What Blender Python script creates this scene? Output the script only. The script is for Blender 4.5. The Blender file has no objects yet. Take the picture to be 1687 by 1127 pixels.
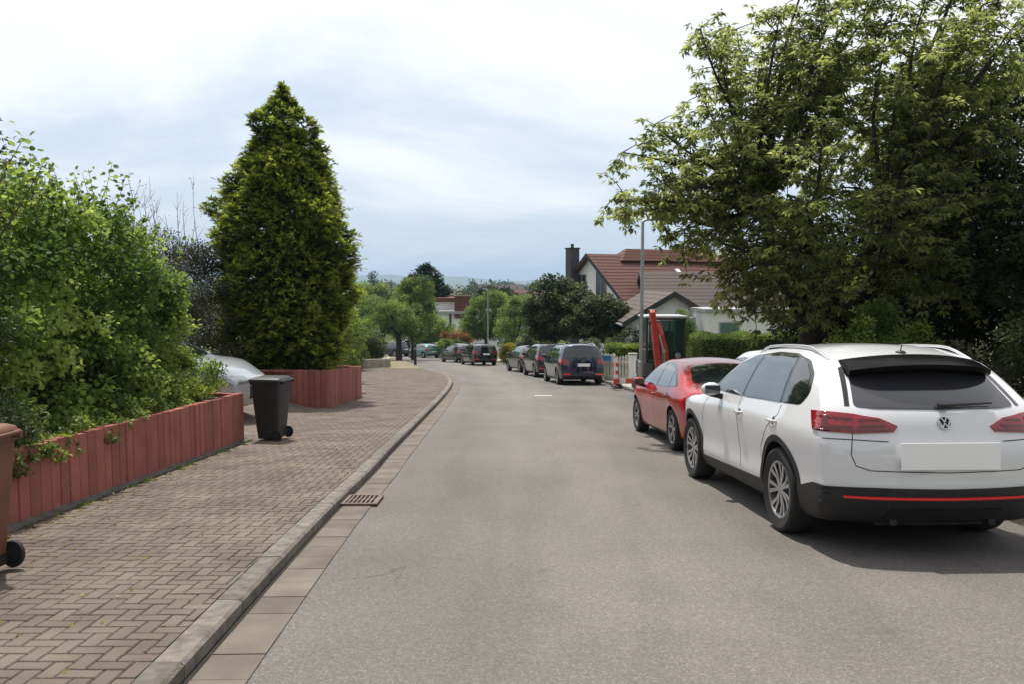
import bpy, bmesh, math, random
import numpy as np
from mathutils import Vector, Matrix
from mathutils.bvhtree import BVHTree
random.seed(7)
R = math.radians
sc = bpy.context.scene
COL = sc.collection
# ------------------------------------------------------------------ camera
EYE = 1.72
cam_d = bpy.data.cameras.new('camera'); cam = bpy.data.objects.new('camera', cam_d); COL.objects.link(cam)
cam_d.sensor_width = 36; cam_d.lens = 28.81; cam_d.clip_end = 30000; cam_d.clip_start = 0.05
PITCH = 4.13
cam.location = (0, 0, EYE); cam.rotation_euler = (R(90 - PITCH), 0, 0)
sc.camera = cam
# ------------------------------------------------------------------ sky and sun
SUN_EL, SUN_AZ = 66.0, -20.0          # azimuth clockwise from the view direction (+Y)
w = bpy.data.worlds.new('World'); sc.world = w; w.use_nodes = True
nt = w.node_tree; N = nt.nodes; N.clear()
def wn(t, **k):
    n = N.new(t)
    for a, b in k.items(): setattr(n, a, b)
    return n
wo = wn('ShaderNodeOutputWorld'); bg = wn('ShaderNodeBackground'); bg.inputs[1].default_value = 0.12
sky = wn('ShaderNodeTexSky'); sky.sky_type = 'NISHITA'; sky.sun_disc = False
sky.sun_elevation = R(SUN_EL); sky.sun_rotation = R(SUN_AZ); sky.dust_density = 2.0; sky.altitude = 100
tc = wn('ShaderNodeTexCoord'); sep = wn('ShaderNodeSeparateXYZ'); nt.links.new(tc.outputs['Generated'], sep.inputs[0])
ad = wn('ShaderNodeMath', operation='ADD'); ad.inputs[1].default_value = 0.16; nt.links.new(sep.outputs[2], ad.inputs[0])
mx = wn('ShaderNodeMath', operation='MAXIMUM'); mx.inputs[1].default_value = 0.05; nt.links.new(ad.outputs[0], mx.inputs[0])
dx = wn('ShaderNodeMath', operation='DIVIDE'); nt.links.new(sep.outputs[0], dx.inputs[0]); nt.links.new(mx.outputs[0], dx.inputs[1])
dy = wn('ShaderNodeMath', operation='DIVIDE'); nt.links.new(sep.outputs[1], dy.inputs[0]); nt.links.new(mx.outputs[0], dy.inputs[1])
cb = wn('ShaderNodeCombineXYZ'); nt.links.new(dx.outputs[0], cb.inputs[0]); nt.links.new(dy.outputs[0], cb.inputs[1]); cb.inputs[2].default_value = 3.3
no = wn('ShaderNodeTexNoise'); no.inputs['Scale'].default_value = 0.62; no.inputs['Detail'].default_value = 9; no.inputs['Roughness'].default_value = 0.6; no.inputs['Distortion'].default_value = 0.35
nt.links.new(cb.outputs[0], no.inputs['Vector'])
# cloud cover is denser high up and breaks towards the horizon
cov = wn('ShaderNodeMapRange'); cov.inputs[1].default_value = 0.0; cov.inputs[2].default_value = 0.36; cov.inputs[3].default_value = -0.07; cov.inputs[4].default_value = 0.27
nt.links.new(sep.outputs[2], cov.inputs[0])
sm = wn('ShaderNodeMath', operation='ADD'); nt.links.new(no.outputs[0], sm.inputs[0]); nt.links.new(cov.outputs[0], sm.inputs[1])
cr = wn('ShaderNodeMapRange', interpolation_type='SMOOTHSTEP'); cr.inputs[1].default_value = 0.42; cr.inputs[2].default_value = 0.72
nt.links.new(sm.outputs[0], cr.inputs[0])
veil = wn('ShaderNodeMix', data_type='RGBA'); veil.inputs[0].default_value = 0.78; veil.inputs[7].default_value = (4.9, 5.6, 6.5, 1)
nt.links.new(sky.outputs[0], veil.inputs[6])
mixc = wn('ShaderNodeMix', data_type='RGBA'); mixc.inputs[7].default_value = (7.35, 7.45, 7.8, 1)
nt.links.new(cr.outputs[0], mixc.inputs[0]); nt.links.new(veil.outputs[2], mixc.inputs[6])
dim = wn('ShaderNodeMapRange', interpolation_type='SMOOTHSTEP'); dim.inputs[1].default_value = -0.7; dim.inputs[2].default_value = 0.75; dim.inputs[3].default_value = 0.62; dim.inputs[4].default_value = 1.0
nt.links.new(sep.outputs[1], dim.inputs[0])                    # the cloud sheet is brightest on the sun's side
vs_ = wn('ShaderNodeVectorMath', operation='SCALE'); nt.links.new(mixc.outputs[2], vs_.inputs[0]); nt.links.new(dim.outputs[0], vs_.inputs['Scale'])
nt.links.new(vs_.outputs[0], bg.inputs[0]); nt.links.new(bg.outputs[0], wo.inputs[0])
sd = bpy.data.lights.new('sun', 'SUN'); sun = bpy.data.objects.new('sun', sd); COL.objects.link(sun)
sd.energy = 4.3; sd.angle = R(1.5); sd.color = (1, 0.95, 0.86)
sv = Vector((math.sin(R(SUN_AZ)) * math.cos(R(SUN_EL)), math.cos(R(SUN_AZ)) * math.cos(R(SUN_EL)), math.sin(R(SUN_EL))))
sun.rotation_euler = sv.to_track_quat('Z', 'Y').to_euler(); sun.location = (10, 10, 40)
sc.view_settings.view_transform = 'Standard'; sc.view_settings.look = 'None'; sc.view_settings.exposure = 0.28; sc.view_settings.gamma = 1
# ------------------------------------------------------------------ terrain height and pixel -> ground
SL = 0.071
def gz(x, y):
    if y <= 100: return -SL * y
    return -7.1 - 5.0 * (1 - math.exp(-(y - 100) * SL / 5.0))
F = 1350.0
def gp(u, v):
    "ground point under photo pixel (u, v)"
    a = R(PITCH); dx_, dz_ = (u - 843.5) / F, -(v - 563.5) / F
    d = Vector((dx_, math.cos(a) + dz_ * math.sin(a), -math.sin(a) + dz_ * math.cos(a)))
    t = -EYE / (d.z + SL * d.y)
    return (d.x * t, d.y * t)
GN = Vector((0, SL, 1)).normalized()
# ------------------------------------------------------------------ tagging
def tag(o, label=None, cat=None, group=None, kind=None):
    if label: o['label'] = label
    if cat: o['category'] = cat
    if group: o['group'] = group
    if kind: o['kind'] = kind
    return o
def empty(name, loc=(0, 0, 0), rz=0, label=None, cat=None, group=None):
    o = bpy.data.objects.new(name, None); COL.objects.link(o); o.location = loc; o.rotation_euler = (0, 0, rz)
    o.empty_display_size = 0.3
    return tag(o, label, cat, group)
def link(name, me, parent=None, mats=()):
    o = bpy.data.objects.new(name, me); COL.objects.link(o)
    if parent: o.parent = parent
    for m in (mats if isinstance(mats, (list, tuple)) else [mats]): me.materials.append(m)
    return o
# ------------------------------------------------------------------ mesh builder
class MB:
    def __init__(s): s.v = []; s.f = []; s.m = []
    def add(s, vs, fs, mi=0):
        b = len(s.v); s.v += [tuple(p) for p in vs]; s.f += [tuple(i + b for i in f) for f in fs]; s.m += [mi] * len(fs)
        return s
    def box(s, x0, x1, y0, y1, z0, z1, mi=0, M=None):
        vs = [Vector(p) for p in ((x0,y0,z0),(x1,y0,z0),(x1,y1,z0),(x0,y1,z0),(x0,y0,z1),(x1,y0,z1),(x1,y1,z1),(x0,y1,z1))]
        if M is not None: vs = [M @ p for p in vs]
        return s.add(vs, [(0,3,2,1),(4,5,6,7),(0,1,5,4),(1,2,6,5),(2,3,7,6),(3,0,4,7)], mi)
    def bar(s, a, b, wx, wz, mi=0):
        "rectangular bar from a to b"
        a, b = Vector(a), Vector(b); d = (b - a); L = d.length; d.normalize()
        up = Vector((0, 0, 1)) if abs(d.z) < 0.95 else Vector((0, 1, 0))
        sx = d.cross(up).normalized(); sz = sx.cross(d)
        vs = [p + sx * i * wx / 2 + sz * j * wz / 2 for p in (a, b) for i, j in ((-1,-1),(1,-1),(1,1),(-1,1))]
        return s.add(vs, [(0,1,2,3)[::-1],(4,5,6,7),(0,1,5,4),(1,2,6,5),(2,3,7,6),(3,0,4,7)], mi)
    def tube(s, pts, rad, n=8, mi=0, cap=True):
        pts = [Vector(p) for p in pts]
        if not hasattr(rad, '__len__'): rad = [rad] * len(pts)
        vs = []; ref = None
        for i, p in enumerate(pts):
            d = (pts[min(i+1, len(pts)-1)] - pts[max(i-1, 0)]).normalized()
            if ref is None: ref = Vector((0,0,1)) if abs(d.z) < 0.9 else Vector((1,0,0))
            a = d.cross(ref).normalized(); b = a.cross(d); ref = b
            for k in range(n):
                t = 2*math.pi*k/n; vs.append(p + (a*math.cos(t) + b*math.sin(t))*rad[i])
        fs = [(i*n+k, i*n+(k+1)%n, (i+1)*n+(k+1)%n, (i+1)*n+k) for i in range(len(pts)-1) for k in range(n)]
        if cap: fs += [tuple(range(n))[::-1], tuple(range((len(pts)-1)*n, len(pts)*n))]
        return s.add(vs, fs, mi)
    def lathe(s, prof, c=(0,0,0), axis='y', n=32, mi=0):
        "prof: list of (r, h)"
        vs = []
        for r, h in prof:
            for k in range(n):
                t = 2*math.pi*k/n; a, b = r*math.cos(t), r*math.sin(t)
                q = (a, h, b) if axis == 'y' else ((h, a, b) if axis == 'x' else (a, b, h))
                vs.append((q[0]+c[0], q[1]+c[1], q[2]+c[2]))
        fs = [(i*n+k, i*n+(k+1)%n, (i+1)*n+(k+1)%n, (i+1)*n+k) for i in range(len(prof)-1) for k in range(n)]
        return s.add(vs, fs, mi)
    def prism(s, poly, axis, d0, d1, mi=0):
        n = len(poly)
        def P(a, b, d): return (a, d, b) if axis == 'y' else ((d, a, b) if axis == 'x' else (a, b, d))
        vs = [P(a, b, d0) for a, b in poly] + [P(a, b, d1) for a, b in poly]
        return s.add(vs, [tuple(range(n)), tuple(range(n, 2*n))[::-1]] + [(i, i+n, (i+1)%n+n, (i+1)%n) for i in range(n)], mi)
    def build(s, name, mats, parent=None, smooth=None, bevel=0, seg=2, fix=True):
        me = bpy.data.meshes.new(name); me.from_pydata(s.v, [], s.f); 
        o = link(name, me, parent, mats)
        if len(me.materials) > 1: me.polygons.foreach_set('material_index', s.m)
        if fix:
            bm = bmesh.new(); bm.from_mesh(me); bmesh.ops.recalc_face_normals(bm, faces=bm.faces); bm.to_mesh(me); bm.free()
        if smooth is not None: smooth_by(me, smooth)
        if bevel:
            md = o.modifiers.new('bevel', 'BEVEL'); md.width = bevel; md.segments = seg; md.limit_method = 'ANGLE'; md.angle_limit = R(35)
        return o
def smooth_by(me, deg):
    bm = bmesh.new(); bm.from_mesh(me); c = math.cos(R(deg))
    for f in bm.faces: f.smooth = True
    for e in bm.edges:
        e.smooth = not (len(e.link_faces) != 2 or e.link_faces[0].normal.dot(e.link_faces[1].normal) < c)
    bm.to_mesh(me); bm.free()
# ------------------------------------------------------------------ materials
def newmat(name):
    m = bpy.data.materials.new(name); m.use_nodes = True; n = m.node_tree.nodes; n.clear()
    o = n.new('ShaderNodeOutputMaterial'); p = n.new('ShaderNodeBsdfPrincipled'); m.node_tree.links.new(p.outputs[0], o.inputs[0])
    return m, m.node_tree, p, o
def c4(c): return (c[0], c[1], c[2], 1)
def mat(name, col, rough=0.6, metal=0, var=0.15, scale=6, bump=0, bscale=None, spec=0.5, coat=0, attr=None, col2=None, emis=0, ior=1.5):
    m, t, p, o = newmat(name); n = t.nodes; L = t.links
    p.inputs['Roughness'].default_value = rough; p.inputs['Metallic'].default_value = metal
    p.inputs['Specular IOR Level'].default_value = spec; p.inputs['Coat Weight'].default_value = coat; p.inputs['Coat Roughness'].default_value = 0.04
    p.inputs['IOR'].default_value = ior
    p.inputs['Base Color'].default_value = c4(col)
    if var or col2 or attr:
        tcx = n.new('ShaderNodeTexCoord'); nz = n.new('ShaderNodeTexNoise'); nz.inputs['Scale'].default_value = scale; nz.inputs['Detail'].default_value = 6
        L.new(tcx.outputs['Object'], nz.inputs['Vector'])
        mr = n.new('ShaderNodeMapRange'); mr.inputs[1].default_value = 0.3; mr.inputs[2].default_value = 0.7; L.new(nz.outputs[0], mr.inputs[0])
        mi = n.new('ShaderNodeMix'); mi.data_type = 'RGBA'; L.new(mr.outputs[0], mi.inputs[0])
        a = [x*(1-var) for x in col]; b = [min(1, x*(1+var)) for x in (col2 or col)]
        mi.inputs[6].default_value = c4(a); mi.inputs[7].default_value = c4(b)
        last = mi.outputs[2]
        if attr:
            at = n.new('ShaderNodeAttribute'); at.attribute_name = 'rnd'
            hs = n.new('ShaderNodeHueSaturation'); mv = n.new('ShaderNodeMapRange'); mv.inputs[3].default_value = 1-attr; mv.inputs[4].default_value = 1+attr
            L.new(at.outputs['Fac'], mv.inputs[0]); L.new(mv.outputs[0], hs.inputs['Value']); L.new(last, hs.inputs['Color']); last = hs.outputs[0]
        L.new(last, p.inputs['Base Color'])
    if bump:
        tcx = n.new('ShaderNodeTexCoord'); nb = n.new('ShaderNodeTexNoise'); nb.inputs['Scale'].default_value = bscale or scale*8; nb.inputs['Detail'].default_value = 5
        L.new(tcx.outputs['Object'], nb.inputs['Vector']); bu = n.new('ShaderNodeBump'); bu.inputs['Strength'].default_value = bump; bu.inputs['Distance'].default_value = 0.02
        L.new(nb.outputs[0], bu.inputs['Height']); L.new(bu.outputs[0], p.inputs['Normal'])
    return m
def leafmat(name, dark, mid, light, tr=0.35, rough=0.5, scale=1.2, spec=0.3):
    m, t, p, o = newmat(name); n = t.nodes; L = t.links
    at = n.new('ShaderNodeAttribute'); at.attribute_name = 'rnd'
    g = n.new('ShaderNodeNewGeometry'); nz = n.new('ShaderNodeTexNoise'); nz.inputs['Scale'].default_value = scale; nz.inputs['Detail'].default_value = 3
    L.new(g.outputs['Position'], nz.inputs['Vector'])
    a = n.new('ShaderNodeMath'); a.operation = 'MULTIPLY_ADD'; a.inputs[1].default_value = 0.9; L.new(nz.outputs[0], a.inputs[0])
    b = n.new('ShaderNodeMath'); b.operation = 'MULTIPLY_ADD'; b.inputs[1].default_value = 0.7; b.inputs[2].default_value = -0.35; L.new(at.outputs['Fac'], b.inputs[0]); L.new(b.outputs[0], a.inputs[2])
    r = n.new('ShaderNodeValToRGB'); e = r.color_ramp.elements; e[0].position = 0.15; e[0].color = c4(dark); e[1].position = 0.85; e[1].color = c4(light)
    x = e.new(0.5); x.color = c4(mid); L.new(a.outputs[0], r.inputs[0]); L.new(r.outputs[0], p.inputs['Base Color'])
    p.inputs['Roughness'].default_value = rough; p.inputs['Specular IOR Level'].default_value = spec
    tl = n.new('ShaderNodeBsdfTranslucent'); hs = n.new('ShaderNodeHueSaturation'); hs.inputs['Hue'].default_value = 0.485; hs.inputs['Value'].default_value = 1.5; hs.inputs['Saturation'].default_value = 1.05
    L.new(r.outputs[0], hs.inputs['Color']); L.new(hs.outputs[0], tl.inputs[0])
    ms = n.new('ShaderNodeMixShader'); ms.inputs[0].default_value = tr; L.new(p.outputs[0], ms.inputs[1]); L.new(tl.outputs[0], ms.inputs[2]); L.new(ms.outputs[0], o.inputs[0])
    return m
def asphalt():
    m, t, p, o = newmat('asphalt'); n = t.nodes; L = t.links
    tcx = n.new('ShaderNodeTexCoord')
    def noise(s, d=4, dist=0, vec=None):
        z = n.new('ShaderNodeTexNoise'); z.inputs['Scale'].default_value = s; z.inputs['Detail'].default_value = d; z.inputs['Distortion'].default_value = dist
        L.new(vec or tcx.outputs['Object'], z.inputs['Vector']); return z
    fine = n.new('ShaderNodeTexVoronoi'); fine.inputs['Scale'].default_value = 95; L.new(tcx.outputs['Object'], fine.inputs['Vector'])
    r = n.new('ShaderNodeValToRGB'); e = r.color_ramp.elements
    sepc = n.new('ShaderNodeSeparateColor'); L.new(fine.outputs['Color'], sepc.inputs[0]); L.new(sepc.outputs[0], r.inputs[0])
    e[0].position = 0; e[0].color = (0.108, 0.099, 0.092, 1); e[1].position = 1; e[1].color = (0.198, 0.183, 0.168, 1)
    q = e.new(0.75); q.color = (0.148, 0.136, 0.125, 1)
    mp = n.new('ShaderNodeMapping'); mp.inputs['Scale'].default_value = (1.2, 0.16, 1); L.new(tcx.outputs['Object'], mp.inputs[0])
    big = noise(1.1, 6, 0.6, mp.outputs[0]); bl = noise(0.55, 7, 0.4)
    mr = n.new('ShaderNodeMapRange'); mr.inputs[1].default_value = 0.3; mr.inputs[2].default_value = 0.7; mr.inputs[3].default_value = 0.90; mr.inputs[4].default_value = 1.12; L.new(big.outputs[0], mr.inputs[0])
    m2 = n.new('ShaderNodeMapRange'); m2.inputs[1].default_value = 0.3; m2.inputs[2].default_value = 0.7; m2.inputs[3].default_value = 0.88; m2.inputs[4].default_value = 1.1; L.new(bl.outputs[0], m2.inputs[0])
    mu = n.new('ShaderNodeMath'); mu.operation = 'MULTIPLY'; L.new(mr.outputs[0], mu.inputs[0]); L.new(m2.outputs[0], mu.inputs[1])
    # oil stains and old crack sealing
    st = noise(1.7, 3); ms = n.new('ShaderNodeMapRange'); ms.inputs[1].default_value = 0.68; ms.inputs[2].default_value = 0.74; ms.inputs[3].default_value = 1; ms.inputs[4].default_value = 0.86; L.new(st.outputs[0], ms.inputs[0])
    m3 = n.new('ShaderNodeMath'); m3.operation = 'MULTIPLY'; L.new(mu.outputs[0], m3.inputs[0]); L.new(ms.outputs[0], m3.inputs[1])
    # wheel tracks and the paler crown of the road follow the lane (attribute stored on the road mesh)
    la = n.new('ShaderNodeAttribute'); la.attribute_name = 'lat'; wob = noise(0.25, 3)
    ph = n.new('ShaderNodeMath'); ph.operation = 'MULTIPLY_ADD'; ph.inputs[1].default_value = 0.16; L.new(wob.outputs[0], ph.inputs[0]); L.new(la.outputs['Fac'], ph.inputs[2])
    lr = n.new('ShaderNodeValToRGB'); le = lr.color_ramp.elements; le[0].position = 0.0; le[0].color = (.46,.46,.46,1); le[1].position = 1.0; le[1].color = (.42,.42,.42,1)
    for p_, v_ in ((.12,.50),(.24,.46),(.36,.53),(.48,.58),(.58,.55),(.68,.47),(.80,.51)): q_ = le.new(p_); q_.color = (v_, v_, v_, 1)
    L.new(ph.outputs[0], lr.inputs[0]); d2 = n.new('ShaderNodeMath'); d2.operation = 'MULTIPLY'; d2.inputs[1].default_value = 2.0; L.new(lr.outputs[0], d2.inputs[0])
    m4 = n.new('ShaderNodeMath'); m4.operation = 'MULTIPLY'; L.new(m3.outputs[0], m4.inputs[0]); L.new(d2.outputs[0], m4.inputs[1])
    # hairline cracks, only here and there
    dn = n.new('ShaderNodeVectorMath'); dn.operation = 'MULTIPLY_ADD'; nzc = noise(1.6, 4); L.new(nzc.outputs['Color'], dn.inputs[0]); dn.inputs[1].default_value = (.9, .9, 0); L.new(tcx.outputs['Object'], dn.inputs[2])
    vo = n.new('ShaderNodeTexVoronoi'); vo.feature = 'DISTANCE_TO_EDGE'; vo.inputs['Scale'].default_value = 0.42; L.new(dn.outputs[0], vo.inputs['Vector'])
    ck = n.new('ShaderNodeMapRange'); ck.inputs[1].default_value = 0.0; ck.inputs[2].default_value = 0.0045; ck.inputs[3].default_value = 1.0; ck.inputs[4].default_value = 0.0; L.new(vo.outputs['Distance'], ck.inputs[0])
    mk_ = noise(0.33, 2); mr2 = n.new('ShaderNodeMapRange'); mr2.inputs[1].default_value = 0.52; mr2.inputs[2].default_value = 0.60; mr2.inputs[3].default_value = 0.0; mr2.inputs[4].default_value = 0.42; L.new(mk_.outputs[0], mr2.inputs[0])
    cm_ = n.new('ShaderNodeMath'); cm_.operation = 'MULTIPLY'; L.new(ck.outputs[0], cm_.inputs[0]); L.new(mr2.outputs[0], cm_.inputs[1])
    iv = n.new('ShaderNodeMath'); iv.operation = 'SUBTRACT'; iv.inputs[0].default_value = 1.0; L.new(cm_.outputs[0], iv.inputs[1])
    m5 = n.new('ShaderNodeMath'); m5.operation = 'MULTIPLY'; L.new(m4.outputs[0], m5.inputs[0]); L.new(iv.outputs[0], m5.inputs[1]); m3 = m5
    hs = n.new('ShaderNodeHueSaturation'); L.new(m3.outputs[0], hs.inputs['Value']); L.new(r.outputs[0], hs.inputs['Color']); L.new(hs.outputs[0], p.inputs['Base Color'])
    p.inputs['Roughness'].default_value = 0.8; p.inputs['Specular IOR Level'].default_value = 0.3
    bu = n.new('ShaderNodeBump'); bu.inputs['Strength'].default_value = 0.5; bu.inputs['Distance'].default_value = 0.004; L.new(fine.outputs['Distance'], bu.inputs['Height']); L.new(bu.outputs[0], p.inputs['Normal'])
    return m
def paint(name, col, flake=0.0, rough=0.28, spec=0.5, dust=0.4):
    m, t, p, o = newmat(name); n = t.nodes; L = t.links
    p.inputs['Base Color'].default_value = c4(col); p.inputs['Metallic'].default_value = flake; p.inputs['Roughness'].default_value = rough
    p.inputs['Coat Weight'].default_value = 1.0; p.inputs['Coat Roughness'].default_value = 0.03; p.inputs['Specular IOR Level'].default_value = 0.15; p.inputs['Coat IOR'].default_value = 1.7
    # road dust low on the body
    tcx = n.new('ShaderNodeTexCoord'); nz = n.new('ShaderNodeTexNoise'); nz.inputs['Scale'].default_value = 3; nz.inputs['Detail'].default_value = 6; L.new(tcx.outputs['Object'], nz.inputs['Vector'])
    se = n.new('ShaderNodeSeparateXYZ'); L.new(tcx.outputs['Object'], se.inputs[0])
    mr = n.new('ShaderNodeMapRange'); mr.inputs[1].default_value = 0.75; mr.inputs[2].default_value = 0.25; mr.inputs[3].default_value = 0.0; mr.inputs[4].default_value = dust; L.new(se.outputs[2], mr.inputs[0])
    mu = n.new('ShaderNodeMath'); mu.operation = 'MULTIPLY'; L.new(mr.outputs[0], mu.inputs[0]); L.new(nz.outputs[0], mu.inputs[1])
    mi = n.new('ShaderNodeMix'); mi.data_type = 'RGBA'; L.new(mu.outputs[0], mi.inputs[0]); mi.inputs[6].default_value = c4(col); mi.inputs[7].default_value = (0.25, 0.22, 0.18, 1)
    L.new(mi.outputs[2], p.inputs['Base Color'])
    return m
M = {}
M['asphalt'] = asphalt()
M['paver'] = mat('paver', (0.130, 0.095, 0.074), 0.88, var=0.22, scale=1.6, attr=0.12, bump=0.5, bscale=90, col2=(0.145, 0.118, 0.094))
M['joint'] = mat('joint_sand', (0.072, 0.060, 0.045), 0.95, var=0.3, scale=1.3, bump=0.4, bscale=80, col2=(0.095, 0.098, 0.042))
M['kerb'] = mat('kerb_concrete', (0.150, 0.135, 0.115), 0.9, var=0.32, scale=11, bump=0.7, bscale=120, attr=0.16, col2=(0.175,0.155,0.132))
M['dirt_shade'] = mat('gutter_dirt_shade', (0.018, 0.016, 0.012), 0.95, var=0.4, scale=8)  # near-black: joint dirt plus painted shade of the kerb face
M['gutter'] = mat('gutter_slab', (0.135, 0.112, 0.09), 0.85, var=0.25, scale=3, bump=0.4, bscale=70, attr=0.14)
M['concrete'] = mat('concrete', (0.30, 0.28, 0.24), 0.85, var=0.25, scale=3, bump=0.4, bscale=50)
M['dark_concrete'] = mat('edging', (0.10, 0.09, 0.075), 0.9, var=0.35, scale=6, bump=0.4, bscale=60)
M['grate'] = mat('cast_iron', (0.16, 0.115, 0.095), 0.6, metal=0.4, var=0.3, scale=20)
M['void'] = mat('void', (0.008, 0.008, 0.008), 0.9, var=0)
M['redwall'] = mat('red_palisade', (0.31, 0.100, 0.072), 0.88, var=0.14, scale=4, bump=0.6, bscale=45, attr=0.15, col2=(0.30, 0.105, 0.078))
M['soil'] = mat('soil', (0.06, 0.045, 0.03), 0.95, var=0.4, scale=4, bump=0.8, bscale=25)
M['grassland'] = mat('grass_ground', (0.055, 0.085, 0.025), 0.95, var=0.4, scale=0.15, bump=0.3, bscale=3, col2=(0.09, 0.11, 0.04))
M['verge'] = mat('dry_verge', (0.16, 0.15, 0.075), 0.95, var=0.3, scale=2, bump=0.5, bscale=30, col2=(0.2, 0.17, 0.11))
M['bark'] = mat('bark', (0.035, 0.028, 0.022), 0.9, var=0.4, scale=8, bump=0.8, bscale=30)
M['twig'] = mat('twig_wood', (0.10, 0.075, 0.05), 0.85, var=0.3, scale=8)
M['tyre'] = mat('tyre_rubber', (0.018, 0.018, 0.018), 0.8, var=0.2, scale=10, bump=0.2, bscale=60)
M['alloy'] = mat('alloy_rim', (0.50, 0.50, 0.51), 0.28, metal=0.85, var=0.06, scale=10)
M['rimdark'] = mat('rim_shadow_metal', (0.03, 0.03, 0.032), 0.5, metal=0.4, var=0.1)
M['black'] = mat('black_plastic', (0.016, 0.016, 0.017), 0.5, var=0.25, scale=5, spec=0.4)
M['gloss_black'] = mat('gloss_black', (0.006, 0.006, 0.007), 0.12, var=0, coat=0.6)
M['spoiler'] = mat('spoiler_plastic', (0.003, 0.003, 0.0035), 0.22, var=0, spec=.06)
M['glass'] = mat('car_glass', (0.012, 0.018, 0.020), 0.04, var=0, spec=.8, coat=.7, ior=1.65)
M['glass_tint'] = mat('tinted_glass', (0.04, 0.04, 0.048), 0.06, var=0, spec=.6, coat=.4, ior=1.6)
M['chrome'] = mat('chrome', (0.6, 0.6, 0.62), 0.15, metal=1, var=0.03)
M['redlamp'] = mat('red_lamp', (0.27, 0.005, 0.010), 0.12, var=0.3, scale=30, coat=1)
M['redlamp_dark'] = mat('dark_red_lamp', (0.10, 0.003, 0.006), 0.12, var=0.1, coat=1)
M['redstrip'] = mat('red_reflector', (0.85, 0.02, 0.015), 0.2, var=0.1, scale=30, coat=0.5)
M['headlamp'] = mat('headlamp_glass', (0.35, 0.37, 0.38), 0.08, metal=0.5, var=0.4, scale=14, coat=1)
M['plate'] = mat('plate_white', (0.93, 0.93, 0.93), 0.35, var=0)
M['plateblue'] = mat('plate_blue', (0.01, 0.04, 0.35), 0.4, var=0)
M['rail'] = mat('satin_rail', (0.72, 0.73, 0.74), 0.22, metal=0.7, var=0.03)
M['white_paint'] = paint('white_paint', (0.72, 0.73, 0.75))
M['red_paint'] = paint('red_paint', (0.40, 0.008, 0.012), 0.0, rough=0.4, dust=.15)
M['navy_paint'] = paint('navy_paint', (0.006, 0.011, 0.038), 0.2, dust=.08)
M['black_paint'] = paint('black_paint', (0.010, 0.011, 0.012), 0.2, dust=.08)
M['grey_paint'] = paint('dark_grey_paint', (0.025, 0.027, 0.03), 0.4, dust=.12)
M['silver_paint'] = paint('silver_paint', (0.50, 0.53, 0.57), 0.55, rough=0.35)
M['teal_paint'] = paint('teal_paint', (0.10, 0.26, 0.25), 0.2, rough=0.35)
M['bin_black'] = mat('bin_black', (0.022, 0.022, 0.024), 0.5, var=0.2, scale=4)
M['bin_brown'] = mat('bin_brown', (0.16, 0.062, 0.032), 0.5, var=0.2, scale=4)
M['exc_red'] = mat('excavator_red', (0.42, 0.028, 0.012), 0.4, var=0.2, scale=5, coat=0.3)
M['exc_grey'] = mat('excavator_grey', (0.04, 0.042, 0.045), 0.5, var=0.2)
M['exc_white'] = mat('excavator_roof', (0.42, 0.43, 0.43), 0.4, var=0.1)
M['galv'] = mat('galvanised', (0.36, 0.37, 0.37), 0.5, metal=0.5, var=0.12, scale=8)
M['render_white'] = mat('white_render', (0.80, 0.79, 0.79), 0.9, var=0.07, scale=1.5, bump=0.2, bscale=60)
M['render_grey'] = mat('grey_render', (0.42, 0.42, 0.43), 0.9, var=0.08, scale=1.5)
M['fascia'] = mat('dark_fascia', (0.025, 0.024, 0.025), 0.6, var=0.2)
M['slate'] = mat('slate_chimney', (0.055, 0.055, 0.062), 0.6, var=0.3, scale=6)
M['brick'] = mat('brown_brick', (0.13, 0.05, 0.035), 0.85, var=0.25, scale=3)
M['shutter'] = mat('green_shutter', (0.075, 0.16, 0.13), 0.6, var=0.08)
M['shutter_grey'] = mat('grey_shutter', (0.38, 0.37, 0.35), 0.6, var=0.08)
M['pane'] = mat('window_pane', (0.03, 0.04, 0.045), 0.06, var=0, spec=0.8)
M['frame'] = mat('window_frame', (0.75, 0.75, 0.75), 0.5, var=0.05)
M['bluegrey_frame'] = mat('bluegrey_frame', (0.2, 0.28, 0.28), 0.5, var=0.05)
M['fence'] = mat('pale_timber', (0.62, 0.59, 0.52), 0.8, var=0.2, scale=6)
M['barrier_red'] = mat('barrier_red', (0.65, 0.06, 0.025), 0.45, var=0.1)
M['barrier_white'] = mat('barrier_white', (0.72, 0.72, 0.70), 0.45, var=0.1)
M['marking'] = mat('road_marking', (0.42, 0.41, 0.38), 0.8, var=0.15, scale=20)
M['blue_tape'] = mat('blue_sheet', (0.08, 0.22, 0.42), 0.5, var=0.2)
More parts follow.
